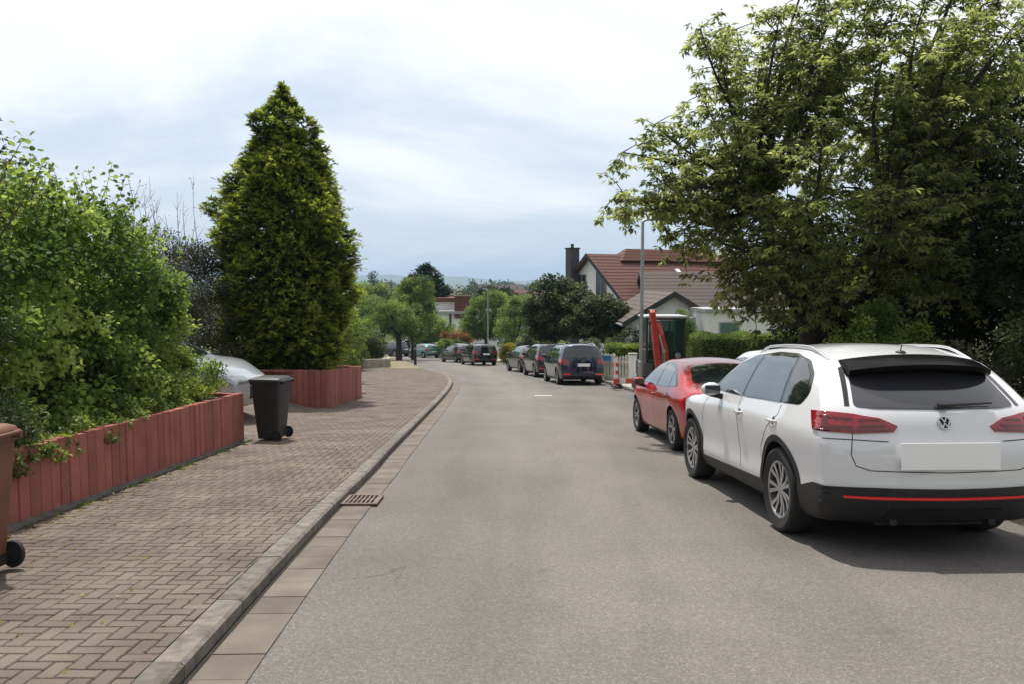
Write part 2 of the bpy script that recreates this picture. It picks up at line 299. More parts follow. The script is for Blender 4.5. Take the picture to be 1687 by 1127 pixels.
def tilemat(name, a, b, row=0.3):
    m, t, p, o = newmat(name); n = t.nodes; L = t.links
    at = n.new('ShaderNodeTexCoord'); se = n.new('ShaderNodeSeparateXYZ'); L.new(at.outputs['Object'], se.inputs[0])
    wv = n.new('ShaderNodeMath'); wv.operation = 'MULTIPLY'; wv.inputs[1].default_value = 1/row; L.new(se.outputs[2], wv.inputs[0])
    fr = n.new('ShaderNodeMath'); fr.operation = 'FRACT'; L.new(wv.outputs[0], fr.inputs[0])
    nz = n.new('ShaderNodeTexNoise'); nz.inputs['Scale'].default_value = 2.5; nz.inputs['Detail'].default_value = 6; L.new(at.outputs['Object'], nz.inputs['Vector'])
    mi = n.new('ShaderNodeMix'); mi.data_type = 'RGBA'; mi.inputs[6].default_value = c4(a); mi.inputs[7].default_value = c4(b); L.new(nz.outputs[0], mi.inputs[0])
    L.new(mi.outputs[2], p.inputs['Base Color']); p.inputs['Roughness'].default_value = 0.75
    bu = n.new('ShaderNodeBump'); bu.inputs['Strength'].default_value = 1; bu.inputs['Distance'].default_value = 0.06; L.new(fr.outputs[0], bu.inputs['Height']); L.new(bu.outputs[0], p.inputs['Normal'])
    return m
M['tile_red'] = tilemat('red_tiles', (0.085, 0.026, 0.017), (0.135, 0.048, 0.032))
M['tile_brown'] = tilemat('brown_tiles', (0.062, 0.046, 0.040), (0.10, 0.076, 0.066))
M['l_maple'] = leafmat('maple_leaf', (0.045, 0.088, 0.020), (0.145, 0.225, 0.048), (0.33, 0.42, 0.11), 0.5, rough=.6)
M['l_yew'] = leafmat('yew_leaf', (0.02, 0.035, 0.012), (0.045, 0.07, 0.02), (0.09, 0.12, 0.04), 0.2)
M['l_lime'] = leafmat('lime_leaf', (0.06, 0.11, 0.02), (0.17, 0.25, 0.045), (0.30, 0.38, 0.08), 0.4)
M['l_dusk'] = leafmat('dusky_leaf', (0.036, 0.042, 0.026), (0.085, 0.095, 0.058), (0.17, 0.17, 0.11), 0.35, rough=.7)
M['l_thuja'] = leafmat('thuja_spray', (0.022, 0.042, 0.008), (0.115, 0.175, 0.028), (0.42, 0.48, 0.085), 0.45, scale=2.4, rough=.7, spec=.15)
M['l_cherry'] = leafmat('drooping_leaf', (0.085, 0.115, 0.038), (0.215, 0.265, 0.085), (0.40, 0.45, 0.165), 0.58, rough=.6)
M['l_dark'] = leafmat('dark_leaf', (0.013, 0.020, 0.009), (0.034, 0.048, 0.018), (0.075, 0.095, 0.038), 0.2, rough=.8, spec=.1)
M['l_catalpa'] = leafmat('catalpa_leaf', (0.020, 0.032, 0.012), (0.055, 0.078, 0.026), (0.14, 0.175, 0.07), 0.25, rough=.65)
M['l_mid'] = leafmat('mid_leaf', (0.05, 0.085, 0.022), (0.13, 0.20, 0.045), (0.25, 0.32, 0.08), 0.45)
M['l_fir'] = leafmat('fir_needle', (0.012, 0.028, 0.014), (0.025, 0.05, 0.022), (0.05, 0.085, 0.03), 0.15)
M['l_yellow'] = leafmat('yellow_leaf', (0.14, 0.14, 0.015), (0.28, 0.26, 0.03), (0.4, 0.36, 0.05), 0.3)
M['l_orange'] = leafmat('orange_leaf', (0.14, 0.09, 0.03), (0.27, 0.13, 0.055), (0.38, 0.20, 0.10), 0.35)
M['l_far'] = leafmat('far_leaf', (0.03, 0.045, 0.02), (0.06, 0.08, 0.03), (0.10, 0.12, 0.05), 0.2, scale=0.05)
# ================================================================== SETTING
def resample(pts, step):
    out = [Vector(pts[0])]
    P = [Vector(p) for p in pts]
    # catmull-rom through points
    for i in range(len(P)-1):
        p0, p1, p2, p3 = P[max(i-1,0)], P[i], P[i+1], P[min(i+2,len(P)-1)]
        n = max(1, int((p2-p1).length/step))
        for k in range(1, n+1):
            t = k/n
            out.append(0.5*((2*p1)+(p2-p0)*t+(2*p0-5*p1+4*p2-p3)*t*t+(3*p1-p0-3*p2+p3)*t**3))
    return out
def offset(pl, d):
    out = []
    for i, p in enumerate(pl):
        t = (pl[min(i+1,len(pl)-1)]-pl[max(i-1,0)]).normalized()
        out.append(p + Vector((-t.y, t.x))*d)      # +d = to the left of travel
    return out
kb_px = [(303,1124),(493,908),(559,837),(616,780),(640,742+10),(690,700),(728,660),(743,640),(744,630),(734,621),(712,614),(692,609)]
KL = [Vector((-1.42,-9)), Vector((-1.50,0))] + [Vector(gp(*p)) for p in kb_px] + [Vector(gp(681,602)), Vector(gp(664,596)), Vector(gp(640,590.5)), Vector((-24,96))]
KL = resample([tuple(p) for p in KL], 0.5)
KR = resample([(5.3,-9),(5.05,0),(4.75,7),(4.42,14),(4.12,21),(3.95,28),(3.55,35),(2.75,43),(1.6,51),(0.1,59),(-2.2,68),(-6,79),(-12,89),(-24,101)], 1.0)
def on(p, dz=0.0): return (p.x, p.y, gz(p.x, p.y)+dz)
def zip_strip(A, B, dza, dzb, name, m, parent=None):
    "strip between two polylines with equal counts"
    mb = MB(); n = len(A)
    mb.add([on(p, dza) for p in A]+[on(p, dzb) for p in B], [(i, i+1, n+i+1, n+i) for i in range(n-1)])
    return mb.build(name, m, parent, fix=False)
def by_arc(pl, n):
    s = [0]
    for i in range(1, len(pl)): s.append(s[-1]+(pl[i]-pl[i-1]).length)
    return [Vector((np.interp(t, s, [p.x for p in pl]), np.interp(t, s, [p.y for p in pl]))) for t in np.linspace(0, s[-1], n)]
# terrain
def terrain():
    xs = sorted(set([-6000,-3000,-1500,-800,-400,-250,-150,-100,-70,-50,-40,-30,-20,-12,-9,-6.5,-5,-3,0,3,5,6,8,12,20,30,40,50,70,100,150,250,400,800,1500,3000,6000]))
    ys = [-300,-120,-60,-30,-15,-8,0,5,10,15,20,25,30,40,50,60,70,80,90,100,110,120,135,150,175,200,240,300,400,500,700,1000,1500,2200,3200,4500,6500]
    vs = [(x, y, gz(x, y)-0.05) for y in ys for x in xs]; n = len(xs)
    fs = [(j*n+i, j*n+i+1, (j+1)*n+i+1, (j+1)*n+i) for j in range(len(ys)-1) for i in range(n-1)]
    mb = MB(); mb.add(vs, fs); o = mb.build('ground', M['grassland'], fix=False); tag(o, kind='structure'); smooth_by(o.data, 60)
terrain()
def hills():
    mb = MB(); rng = random.Random(3)
    for (Y, H, seed) in ((5200, 62, 1), (6000, 95, 2)):
        n = 60; vs = []
        for i in range(n):
            x = -5800+11600*i/(n-1)
            h = H*(0.55+0.3*math.sin(i*0.31+seed)+0.18*math.sin(i*0.9+seed*2)+0.1*math.sin(i*2.1))
            vs += [(x, Y-900, -13), (x, Y, max(2, h)), (x, Y+450, -13)]
        mb.add(vs, [(3*i+k, 3*i+3+k, 3*i+4+k, 3*i+1+k) for i in range(n-1) for k in range(2)])
    o = mb.build('hills', M['grassland'], fix=False, smooth=80); tag(o, kind='structure')
hills()
# road (subdivided across so that both edges follow the kerbs)
nL = 160
A = by_arc(KL, nL); B = by_arc(KR, nL)
mb = MB(); K = 16; vs = []; lat = []
for i in range(nL):
    for k in range(K+1):
        p = A[i].lerp(B[i], k/K); vs.append(on(p, 0.0)); lat.append(k/K)
mb.add(vs, [(i*(K+1)+k, i*(K+1)+k+1, (i+1)*(K+1)+k+1, (i+1)*(K+1)+k) for i in range(nL-1) for k in range(K)])
road = mb.build('road', M['asphalt'], fix=False); tag(road, kind='structure'); road.data.attributes.new('lat', 'FLOAT', 'POINT').data.foreach_set('value', lat)
# gutter slabs in real pieces, kerb stones in real pieces
def pieces(pl, d0, d1, z0, z1, length, name, m, gap=0.008, kind='structure', ymax=60, cham=0.0):
    s = [0]
    for i in range(1, len(pl)): s.append(s[-1]+(pl[i]-pl[i-1]).length)
    X = [p.x for p in pl]; Y = [p.y for p in pl]
    def at(t, d):
        a = Vector((np.interp(t-0.05, s, X), np.interp(t-0.05, s, Y))); b = Vector((np.interp(t+0.05, s, X), np.interp(t+0.05, s, Y)))
        c = (a+b)/2; q = (b-a).normalized(); return c+Vector((-q.y, q.x))*d
    mb = MB(); rn = []; t = 0; rng = random.Random(5)
    while t+length < s[-1]-0.1:
        a0, a1 = t+gap, t+length-gap; dz = rng.uniform(-0.002, 0.002)
        q = [at(a0, d0), at(a1, d0), at(a1, d1), at(a0, d1)]
        if q[0].y > ymax: break
        if cham:
            qc = [at(a0, d0+cham), at(a1, d0+cham)]
            vs = [on(q[0], z0), on(q[1], z0), on(q[1], z1-cham), on(q[0], z1-cham), on(qc[0], z1+dz), on(qc[1], z1+dz), on(q[2], z1+dz), on(q[3], z1+dz), on(q[2], z0), on(q[3], z0)]
            fs = [(0,1,2,3),(3,2,5,4),(4,5,6,7),(0,3,4,7,9),(1,8,6,5,2)]
        else:
            vs = [on(p, z0) for p in q]+[on(p, z1+dz) for p in q]; fs = [(4,5,6,7),(0,1,5,4),(1,2,6,5),(2,3,7,6),(3,0,4,7)]
        mb.add(vs, fs); rn += [rng.random()]*len(fs); t += length
    o = mb.build(name, m, fix=True)
    at_ = o.data.attributes.new('rnd', 'FLOAT', 'FACE'); at_.data.foreach_set('value', rn)
    return tag(o, kind=kind)
pieces(KL, 0.0, 0.155, -0.05, 0.10, 1.0, 'kerb', M['kerb'], cham=0.02, gap=0.004)
pieces(KL, -0.32, -0.035, -0.05, 0.010, 0.333, 'gutter', M['gutter'], gap=0.004)
KRo = [Vector(p) for p in KR]
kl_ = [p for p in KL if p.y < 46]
tag(zip_strip(offset(kl_, -0.036), offset(kl_, 0.002), 0.005, 0.012, 'gutter_dirt_shade', M['dirt_shade']), kind='structure')  # dark strip: joint dirt, with the kerb face's shade put into its colour
pieces([p for p in KRo], 0.0, -0.15, -0.05, 0.10, 1.0, 'kerb', M['kerb'], ymax=90, gap=0.004)
# far left kerb beyond the bend
# ---- left pavement: sand bed and herringbone pavers
WX = -4.22
def left_edge(y):          # outer (garden side) edge of the paving
    return float(np.interp(y, [-9, 13.0, 13.05, 19.3, 19.4, 23.6, 24.2, 46, 47, 60], [WX, WX, WX-0.35, WX-0.45, -4.35, -4.30, -7.6, -9.6, -7.7, -8.6]))
def kerb_x(y):
    best = [p for p in KLi if p.y <= 43]
    return float(np.interp(y, [p.y for p in best], [p.x for p in best]))
KLi = offset(KL, 0.158)
ymono = []; last = -99
for p in KLi:
    if p.y > last: ymono.append(p); last = p.y
def kx(y): return float(np.interp(y, [p.y for p in ymono], [p.x for p in ymono]))
ys = list(np.arange(-9, 62, 0.5)); mb = MB(); vs = []
for y in ys:
    a, b = left_edge(y)-0.3, kx(y)
    for k in range(5): x = a+(b-a)*k/4; vs.append((x, y, gz(x, y)+0.088))
mb.add(vs, [(i*5+k, i*5+k+1, i*5+k+6, i*5+k+5) for i in range(len(ys)-1) for k in range(4)])
tag(mb.build('pavement_bed', M['joint'], fix=False), kind='structure')
def pavers():
    a = 0.1; g = 0.0035; c = 0.006; V = []; Fc = []; RN = []; rng = random.Random(11)
    def brick(x0, y0, w_, h_):
        x, y = x0+w_/2, y0+h_/2
        if y < 1.0 or y > 52: return
        xe = kx(y)-.004
        if x-w_/2+.015 > xe or x-w_/2 < left_edge(y)-0.02: return
        t1, t2, dz = rng.gauss(0, .006), rng.gauss(0, .006), rng.gauss(0, .0012)
        b = len(V)
        for (i, e, hh) in ((0, g, -0.008), (1, g+c, 0)):
            for sx, sy in ((-1,-1),(1,-1),(1,1),(-1,1)):
                px, py = min(x+sx*(w_/2-e), xe), y+sy*(h_/2-e)
                V.append((px, py, -SL*py+0.1+hh+dz+t1*(px-x)+t2*(py-y)))
        Fc.extend([(b+4,b+5,b+6,b+7),(b,b+1,b+5,b+4),(b+1,b+2,b+6,b+5),(b+2,b+3,b+7,b+6),(b+3,b,b+4,b+7)])
        r = rng.random(); RN.extend([r]*5)
    for j in range(0, 530):
        j0 = j
        for m_ in range(-40, 40):
            xi = (j % 4)+4*m_
            X = xi*a
            if -10.2 < X < -1:
                brick(X, j*a, 2*a, a); 
            X3 = (xi+3)*a
            if -10.2 < X3 < -1: brick(X3, j*a, a, 2*a)
    me = bpy.data.meshes.new('pavement'); me.from_pydata(V, [], Fc); o = link('pavement', me, None, M['paver'])
    me.attributes.new('rnd', 'FLOAT', 'FACE').data.foreach_set('value', RN)
    tag(o, kind='structure')
pavers()
M['drive'] = mat('driveway_paving', (0.13, 0.10, 0.075), 0.9, var=.25, scale=2, bump=.4, bscale=30)
# driveway ramp between the two red walls, twisted up to a level pad
mb = MB(); vs = []; nx, ny = 14, 12
for i in range(nx+1):
    x = -4.5-9.5*(i/nx)**1.6
    for j in range(ny+1):
        y = 13.0+6.5*j/ny
        t = min(1, max(0, (-4.6-x)/1.7)); t = t*t*(3-2*t)
        vs.append((x, y, (gz(x, y)+0.098)*(1-t)+(-0.87-0.012*(y-13))*t))
mb.add(vs, [(i*(ny+1)+j, i*(ny+1)+j+1, (i+1)*(ny+1)+j+1, (i+1)*(ny+1)+j) for i in range(nx) for j in range(ny)])
tag(mb.build('driveway', M['drive'], fix=False), kind='structure')
# right pavement
KRi = by_arc(offset(KRo, -0.152), 120); KRe = by_arc(offset(KRo, -1.9), 120)
o = zip_strip(KRi, KRe, 0.095, 0.095, 'pavement', M['concrete']); tag(o, kind='structure')
# left verge strip past the planter
mb = MB(); vs = []
for i in range(14):
    y = 47+i*3.2; x1 = kx(min(y, 83)) if y < 83 else -12; x1 = float(np.interp(y, [p.y for p in ymono], [p.x for p in ymono]))
    vs += [(x1-3.2, y, gz(0, y)+0.11), (x1-0.02, y, gz(0, y)+0.11)]
mb.add(vs, [(2*i, 2*i+1, 2*i+3, 2*i+2) for i in range(13)])
tag(mb.build('verge', M['verge'], fix=False), kind='structure')
# drain grate set in the gutter
gx, gy = gp(600, 828)
t_ = None
for i in range(len(KL)-1):
    if KL[i].y <= gy < KL[i+1].y: t_ = (KL[i+1]-KL[i]).normalized(); kp = KL[i].lerp(KL[i+1], (gy-KL[i].y)/(KL[i+1].y-KL[i].y))
cg = kp+Vector((t_.y, -t_.x))*0.19
dr = empty('storm_drain', (cg.x, cg.y, gz(0, cg.y)+0.012), math.atan2(-t_.x, t_.y), 'square rusty iron drain grate let into the gutter beside the kerb', 'drain')
dr.rotation_euler = (-math.atan(SL), 0, math.atan2(-t_.x, t_.y))
mb = MB(); mb.box(-.165,.165,-.235,.235,-.002,.004); mb.build('pit', M['void'], dr)
mb = MB()
for s in (-1, 1): mb.box(s*.17-.02, s*.17+.02, -.25, .25, 0, .022); mb.box(-.15,.15, s*.232-.018, s*.232+.018, 0, .022)
mb.build('frame', M['grate'], dr, bevel=.003)
mb = MB()
for k in range(7): mb.box(-.15+.014+k*.045, -.15+.034+k*.045-.001, -.214, .214, .004, .018)
mb.box(-.15,.15,-.012,.012,.004,.019)
mb.build('grate', M['grate'], dr, bevel=.002)
# small white marking on the road
mx_, my_ = gp(895, 652.5)
mb = MB(); mb.add([(mx_-.27, my_-.28, gz(0, my_-.28)+.005), (mx_+.27, my_-.28, gz(0, my_-.28)+.005), (mx_+.27, my_+.12, gz(0, my_+.12)+.005), (mx_-.27, my_+.12, gz(0, my_+.12)+.005)], [(0,1,2,3)])
tag(mb.build('road_marking', M['marking'], fix=False), kind='structure')
# ------------------------------------------------------------------ red palisade walls
def palisade(path, ztop, zbase, name, label, wd=0.165, th=0.10, seed=1, cat='wall'):
    "path: list of 2D points; upright red blocks with slight offsets; one mesh"
    rng = random.Random(seed); mb = MB(); rn = []
    P = [Vector(p) for p in path]
    for a, b in zip(P[:-1], P[1:]):
        L = (b-a).length; n = max(1, round(L/wd)); d = (b-a)/n; t = d.normalized(); nn = Vector((t.y, -t.x))
        for k in range(n):
            o_ = rng.uniform(-.006, .006); tw = rng.uniform(-.005, .005)
            p0 = a+d*k+t*.0035; p1 = a+d*(k+1)-t*.0035; h0 = ztop(p0); h1 = ztop(p1); jz = rng.uniform(-.006, .008)
            e = 0.010
            sec = [(p0, o_-e+tw), (p0+t*e, o_+tw), (p1-t*e, o_-tw), (p1, o_-e-tw), (p1, -th), (p0, -th)]
            bot = [Vector((q.x+nn.x*u, q.y+nn.y*u, zbase(q))) for q, u in sec]
            top = [Vector((q.x+nn.x*u, q.y+nn.y*u, ztop(q)+jz)) for q, u in sec]
            mb.add(bot+top, [(0,1,7,6),(1,2,8,7),(2,3,9,8),(3,4,10,9),(4,5,11,10),(5,0,6,11),(6,7,8,9,10,11)]); rn += [rng.random()]*7
    o = mb.build(name, M['redwall'])
    o.data.attributes.new('rnd', 'FLOAT', 'FACE').data.foreach_set('value', rn)
    return tag(o, label, cat)
zb = lambda p: gz(0, p.y)-0.1
wt1 = lambda p: float(np.interp(p.y, [-6, 3, 7, 13.1], [0.95, 0.47, 0.27, -0.05]))
X1 = -4.32
palisade([(X1, -6.0), (X1+.02, 13.0), (X1-1.3, 13.15)], wt1, zb, 'retaining_wall', 'long low wall of upright red blocks in front of the leafy hedge, running past the black bin')
wt2 = lambda p: float(np.interp(p.y, [19.4, 23.4], [-0.38, -0.68]))
palisade([(-6.6, 20.2), (-4.42, 19.4), (-4.32, 23.4), (-6.0, 23.6)], wt2, zb, 'retaining_wall', 'shorter red block wall with a corner, below the tall conifer across the driveway', seed=4)
# edging strip and weeds along the first wall
mb = MB()
for i in range(22):
    y0, y1 = 2.5+i*.485, 2.5+(i+1)*.485-.006
    mb.add([(X1+.012, y0, gz(0,y0)+.06), (X1+.105, y0, gz(0,y0)+.06), (X1+.105, y1, gz(0,y1)+.06), (X1+.012, y1, gz(0,y1)+.06),
            (X1+.012, y0, gz(0,y0)+.135), (X1+.105, y0, gz(0,y0)+.115), (X1+.105, y1, gz(0,y1)+.115), (X1+.012, y1, gz(0,y1)+.135)],
           [(4,5,6,7),(0,1,5,4),(1,2,6,5),(2,3,7,6),(3,0,4,7)])
tag(mb.build('edging', M['dark_concrete']), kind='structure')
# garden soil behind the walls
def soil(x0, x1, y0, y1, zf, name='garden_bed'):
    mb = MB(); vs = []; nx, ny = 10, 12
    for i in range(nx+1):
        for j in range(ny+1):
            x = x0+(x1-x0)*i/nx; y = y0+(y1-y0)*j/ny; vs.append((x, y, zf(x, y)+random.uniform(-.02, .02)))
    mb.add(vs, [(i*(ny+1)+j, i*(ny+1)+j+1, (i+1)*(ny+1)+j+1, (i+1)*(ny+1)+j) for i in range(nx) for j in range(ny)])
    o = mb.build(name, M['soil'], fix=False); tag(o, kind='structure')
soil(-14, X1-.09, -6, 12.98, lambda x, y: wt1(Vector((x, y)))-.06)
soil(-14, -4.5, 19.7, 23.5, lambda x, y: min(wt2(Vector((x, y)))-.06, 1) if x > -6.4 else wt2(Vector((x, y)))-.03)
# grey planter wall further down
x0, y0 = gp(590, 613); x1, y1 = gp(641, 609)
mb = MB(); a = Vector((x0-2, y0-.3)); b = Vector((x1, y1))
mb.bar((a.x, a.y, gz(0,a.y)+.25), (b.x, b.y, gz(0,b.y)+.25), .25, .75); mb.bar((b.x-.1, b.y+.1, gz(0,b.y)+.25), (b.x-1.1, b.y+7, gz(0,b.y+7)+.25), .25, .75)
tag(mb.build('planter_wall', M['concrete'], bevel=.02), 'low grey concrete planter wall beyond the red walls, bushes growing over it', 'wall')
# ================================================================== CARS
def pchip(xs, ys):
    xs = np.array(xs, float); ys = np.array(ys, float); h = np.diff(xs); d = np.diff(ys)/h; m = np.zeros(len(xs))
    for i in range(1, len(xs)-1):
        if d[i-1]*d[i] > 0: w1, w2 = 2*h[i]+h[i-1], h[i]+2*h[i-1]; m[i] = (w1+w2)/(w1/d[i-1]+w2/d[i])
    m[0], m[-1] = d[0], d[-1]
    def f(x):
        x = min(max(x, xs[0]), xs[-1]); i = min(int(np.searchsorted(xs, x, side='right'))-1, len(xs)-2); t = (x-xs[i])/h[i]
        return float(ys[i]*(2*t**3-3*t*t+1)+h[i]*m[i]*(t**3-2*t*t+t)+ys[i+1]*(-2*t**3+3*t*t)+h[i]*m[i+1]*(t**3-t*t))
    return f
def fn(tab): return pchip([a for a, b in tab], [b for a, b in tab])
def body_mesh(S):
    L = S['L']; hw = S['hw']; top = fn(S['top']); bot = fn(S['bot']); xr = fn(S['xr']); xf = fn(S['xf']); wp = fn(S['wz']); wx = fn(S['wx'])
    nu, nv, nw = S.get('n', (84, 24, 26)); fr, ff = S.get('fr', 1.3), S.get('ff', 0.9); pr, pf = S.get('pr', .16), S.get('pf', .3); crown = S.get('crown', .05)
    def D(u, v, w_):
        x0 = u*L; zt = top(x0); zb_ = bot(x0); z = zb_+(zt-zb_)*w_
        a = abs(v)
        x = x0+(xr(z)+pr*a**3)*max(0, 1-x0/fr)**1.3-(xf(z)+pf*a**2.4)*max(0, 1-(L-x0)/ff)**1.3
        y = v*hw*wp(z)*wx(x0)
        z -= crown*v*v*w_**6
        return (x, y, z)
    bm = bmesh.new(); cache = {}
    us = [0.5-0.5*math.cos(math.pi*(i/nu)) for i in range(nu+1)]; us = [0.55*u+0.45*i/nu for i, u in enumerate(us)]
    def V(i, j, k):
        key = (i, j, k)
        if key not in cache: cache[key] = bm.verts.new(D(us[i], -1+2*j/nv, k/nw))
        return cache[key]
    for i in range(nu):
        for j in range(nv):
            bm.faces.new((V(i,j,0),V(i,j+1,0),V(i+1,j+1,0),V(i+1,j,0))); bm.faces.new((V(i,j,nw),V(i+1,j,nw),V(i+1,j+1,nw),V(i,j+1,nw)))
        for k in range(nw):
            bm.faces.new((V(i,0,k),V(i+1,0,k),V(i+1,0,k+1),V(i,0,k+1))); bm.faces.new((V(i,nv,k),V(i,nv,k+1),V(i+1,nv,k+1),V(i+1,nv,k)))
    for j in range(nv):
        for k in range(nw):
            bm.faces.new((V(0,j,k),V(0,j,k+1),V(0,j+1,k+1),V(0,j+1,k))); bm.faces.new((V(nu,j,k),V(nu,j+1,k),V(nu,j+1,k+1),V(nu,j,k+1)))
    for _ in range(S.get('smooth', 3)): bmesh.ops.smooth_vert(bm, verts=bm.verts, factor=0.5, use_axis_x=True, use_axis_y=True, use_axis_z=True)
    bmesh.ops.recalc_face_normals(bm, faces=bm.faces)
    for f in bm.faces: f.smooth = True
    bvh = BVHTree.FromBMesh(bm)
    me = bpy.data.meshes.new('body'); bm.to_mesh(me); bm.free()
    return me, bvh
def densify(poly, d):
    out = []
    for a, b in zip(poly, poly[1:]+poly[:1]):
        L = math.hypot(b[0]-a[0], b[1]-a[1])
        if L < 1e-5: continue
        n = max(1, int(L/d))
        out += [(a[0]+(b[0]-a[0])*k/n, a[1]+(b[1]-a[1])*k/n) for k in range(n)]
    return out
def roundpoly(poly, r=0.04, n=4):
    out = []; N_ = len(poly)
    for i in range(N_):
        p0, p, p1 = Vector(poly[i-1]), Vector(poly[i]), Vector(poly[(i+1) % N_])
        a = (p0-p); b = (p1-p); ra = min(r, a.length*.45, b.length*.45)
        A_, B_ = p+a.normalized()*ra, p+b.normalized()*ra
        for k in range(n+1):
            t = k/n; q = A_*(1-t)**2+p*2*t*(1-t)+B_*t*t; out.append((q.x, q.y))
    return out
def strip2d(pts, wd):
    P = [Vector(p) for p in pts]; l, r = [], []
    for i, p in enumerate(P):
        t = (P[min(i+1, len(P)-1)]-P[max(i-1, 0)]).normalized(); n = Vector((-t.y, t.x))*wd/2; l.append(p+n); r.append(p-n)
    return [tuple(q) for q in l+r[::-1]]
def arc2(cx, cz, r, a0, a1, n): return [(cx+r*math.cos(R(a0+(a1-a0)*k/n)), cz+r*math.sin(R(a0+(a1-a0)*k/n))) for k in range(n+1)]
def ring(a, b): return {'a': a, 'b': b}
def lstrip(pts, wd):
    P = [Vector(p) for p in pts]; Q = [P[0]]
    for a, b in zip(P, P[1:]):
        n = max(1, int((b-a).length/.03)); Q += [a.lerp(b, k/n) for k in range(1, n+1)]
    l, r = [], []
    for i, p in enumerate(Q):
        t = (Q[min(i+1, len(Q)-1)]-Q[max(i-1, 0)]).normalized(); n = Vector((-t.y, t.x))*wd/2; l.append(tuple(p+n)); r.append(tuple(p-n))
    return ring(l, r)
from mathutils.geometry import tessellate_polygon
WR_ = .34
def project(bvh, patches, name, m, parent, off=0.004, maxlen=0.09, skirt=0.015, cc=(.36, .60)):
    """patches: (direction, polygon). 'L','R' side (x,z); 'B' rear (y,z); 'Fr' front (y,z); 'T' top (x,y); 'WL','WR' wrapped round a rear corner (s,z)"""
    bm = bmesh.new()
    def wrap(s_, z, sg):
        xc, yc = cc; q = WR_*math.pi/2
        if s_ < yc: o0, d0 = (-3, s_, z), (1, 0, 0)
        elif s_ < yc+q: f = (s_-yc)/WR_; d0 = (math.cos(f), -math.sin(f), 0); o0 = (xc-d0[0]*3, yc-d0[1]*3, z)
        else: o0, d0 = (xc+s_-yc-q, 4, z), (0, -1, 0)
        return (o0[0], o0[1]*sg, z), (d0[0], d0[1]*sg, 0)
    for dr_, poly in patches:
        b2 = bmesh.new()
        if isinstance(poly, dict):
            A_ = [b2.verts.new((p[0], p[1], 0)) for p in poly['a']]; B_ = [b2.verts.new((p[0], p[1], 0)) for p in poly['b']]
            for k in range(len(A_)-1): b2.faces.new((A_[k], A_[k+1], B_[k+1], B_[k]))
            bmesh.ops.triangulate(b2, faces=b2.faces[:])
        else:
            pl = densify(poly, maxlen); vs = [b2.verts.new((p[0], p[1], 0)) for p in pl]
            for t in tessellate_polygon([[Vector((p[0], p[1], 0)) for p in pl]]):
                try: b2.faces.new([vs[k] for k in t])
                except ValueError: pass
            for _ in range(6):
                es = [e for e in b2.edges if e.calc_length() > maxlen*1.5]
                if not es: break
                bmesh.ops.subdivide_edges(b2, edges=es, cuts=1); bmesh.ops.triangulate(b2, faces=[f for f in b2.faces if len(f.verts) > 3])
        o_ = {'L': lambda a, b: ((a, 4, b), (0, -1, 0)), 'R': lambda a, b: ((a, -4, b), (0, 1, 0)), 'B': lambda a, b: ((-3, a, b), (1, 0, 0)),
              'Fr': lambda a, b: ((9, a, b), (-1, 0, 0)), 'T': lambda a, b: ((a, b, 4), (0, 0, -1)), 'WL': lambda a, b: wrap(a, b, 1), 'WR': lambda a, b: wrap(a, b, -1)}[dr_]
        nm = {}
        for v in b2.verts:
            o0, d0 = o_(v.co.x, v.co.y); h = bvh.ray_cast(Vector(o0), Vector(d0))
            if h[0] is None: h = bvh.find_nearest(Vector(o0)+Vector(d0)*3.1)
            loc, nn = h[0], h[1]
            if nn.dot(Vector(d0)) > 0: nn = -nn
            nm[v] = nn; v.co = (loc-Vector(d0)*off*1.3) if dr_[0] == 'W' else loc+nn*off
        for f in b2.faces:
            f.normal_update()
            if f.normal.dot(nm[f.verts[0]]) < 0: f.normal_flip()
            f.smooth = True
        if skirt:
            be = [e for e in b2.edges if len(e.link_faces) == 1]
            base = {tuple(round(c, 5) for c in v.co): n for v, n in nm.items()}
            r_ = bmesh.ops.extrude_edge_only(b2, edges=be)
            for v in [g for g in r_['geom'] if isinstance(g, bmesh.types.BMVert)]:
                n_ = base.get(tuple(round(c, 5) for c in v.co))
                if n_ is not None: v.co = v.co-n_*skirt
        tmp = bpy.data.meshes.new('t'); b2.to_mesh(tmp); b2.free(); bm.from_mesh(tmp); bpy.data.meshes.remove(tmp)
    for e in bm.edges:
        if len(e.link_faces) == 2 and e.calc_face_angle(0) > R(40): e.smooth = False
    me = bpy.data.meshes.new(name); bm.to_mesh(me); bm.free()
    return link(name, me, parent, m)
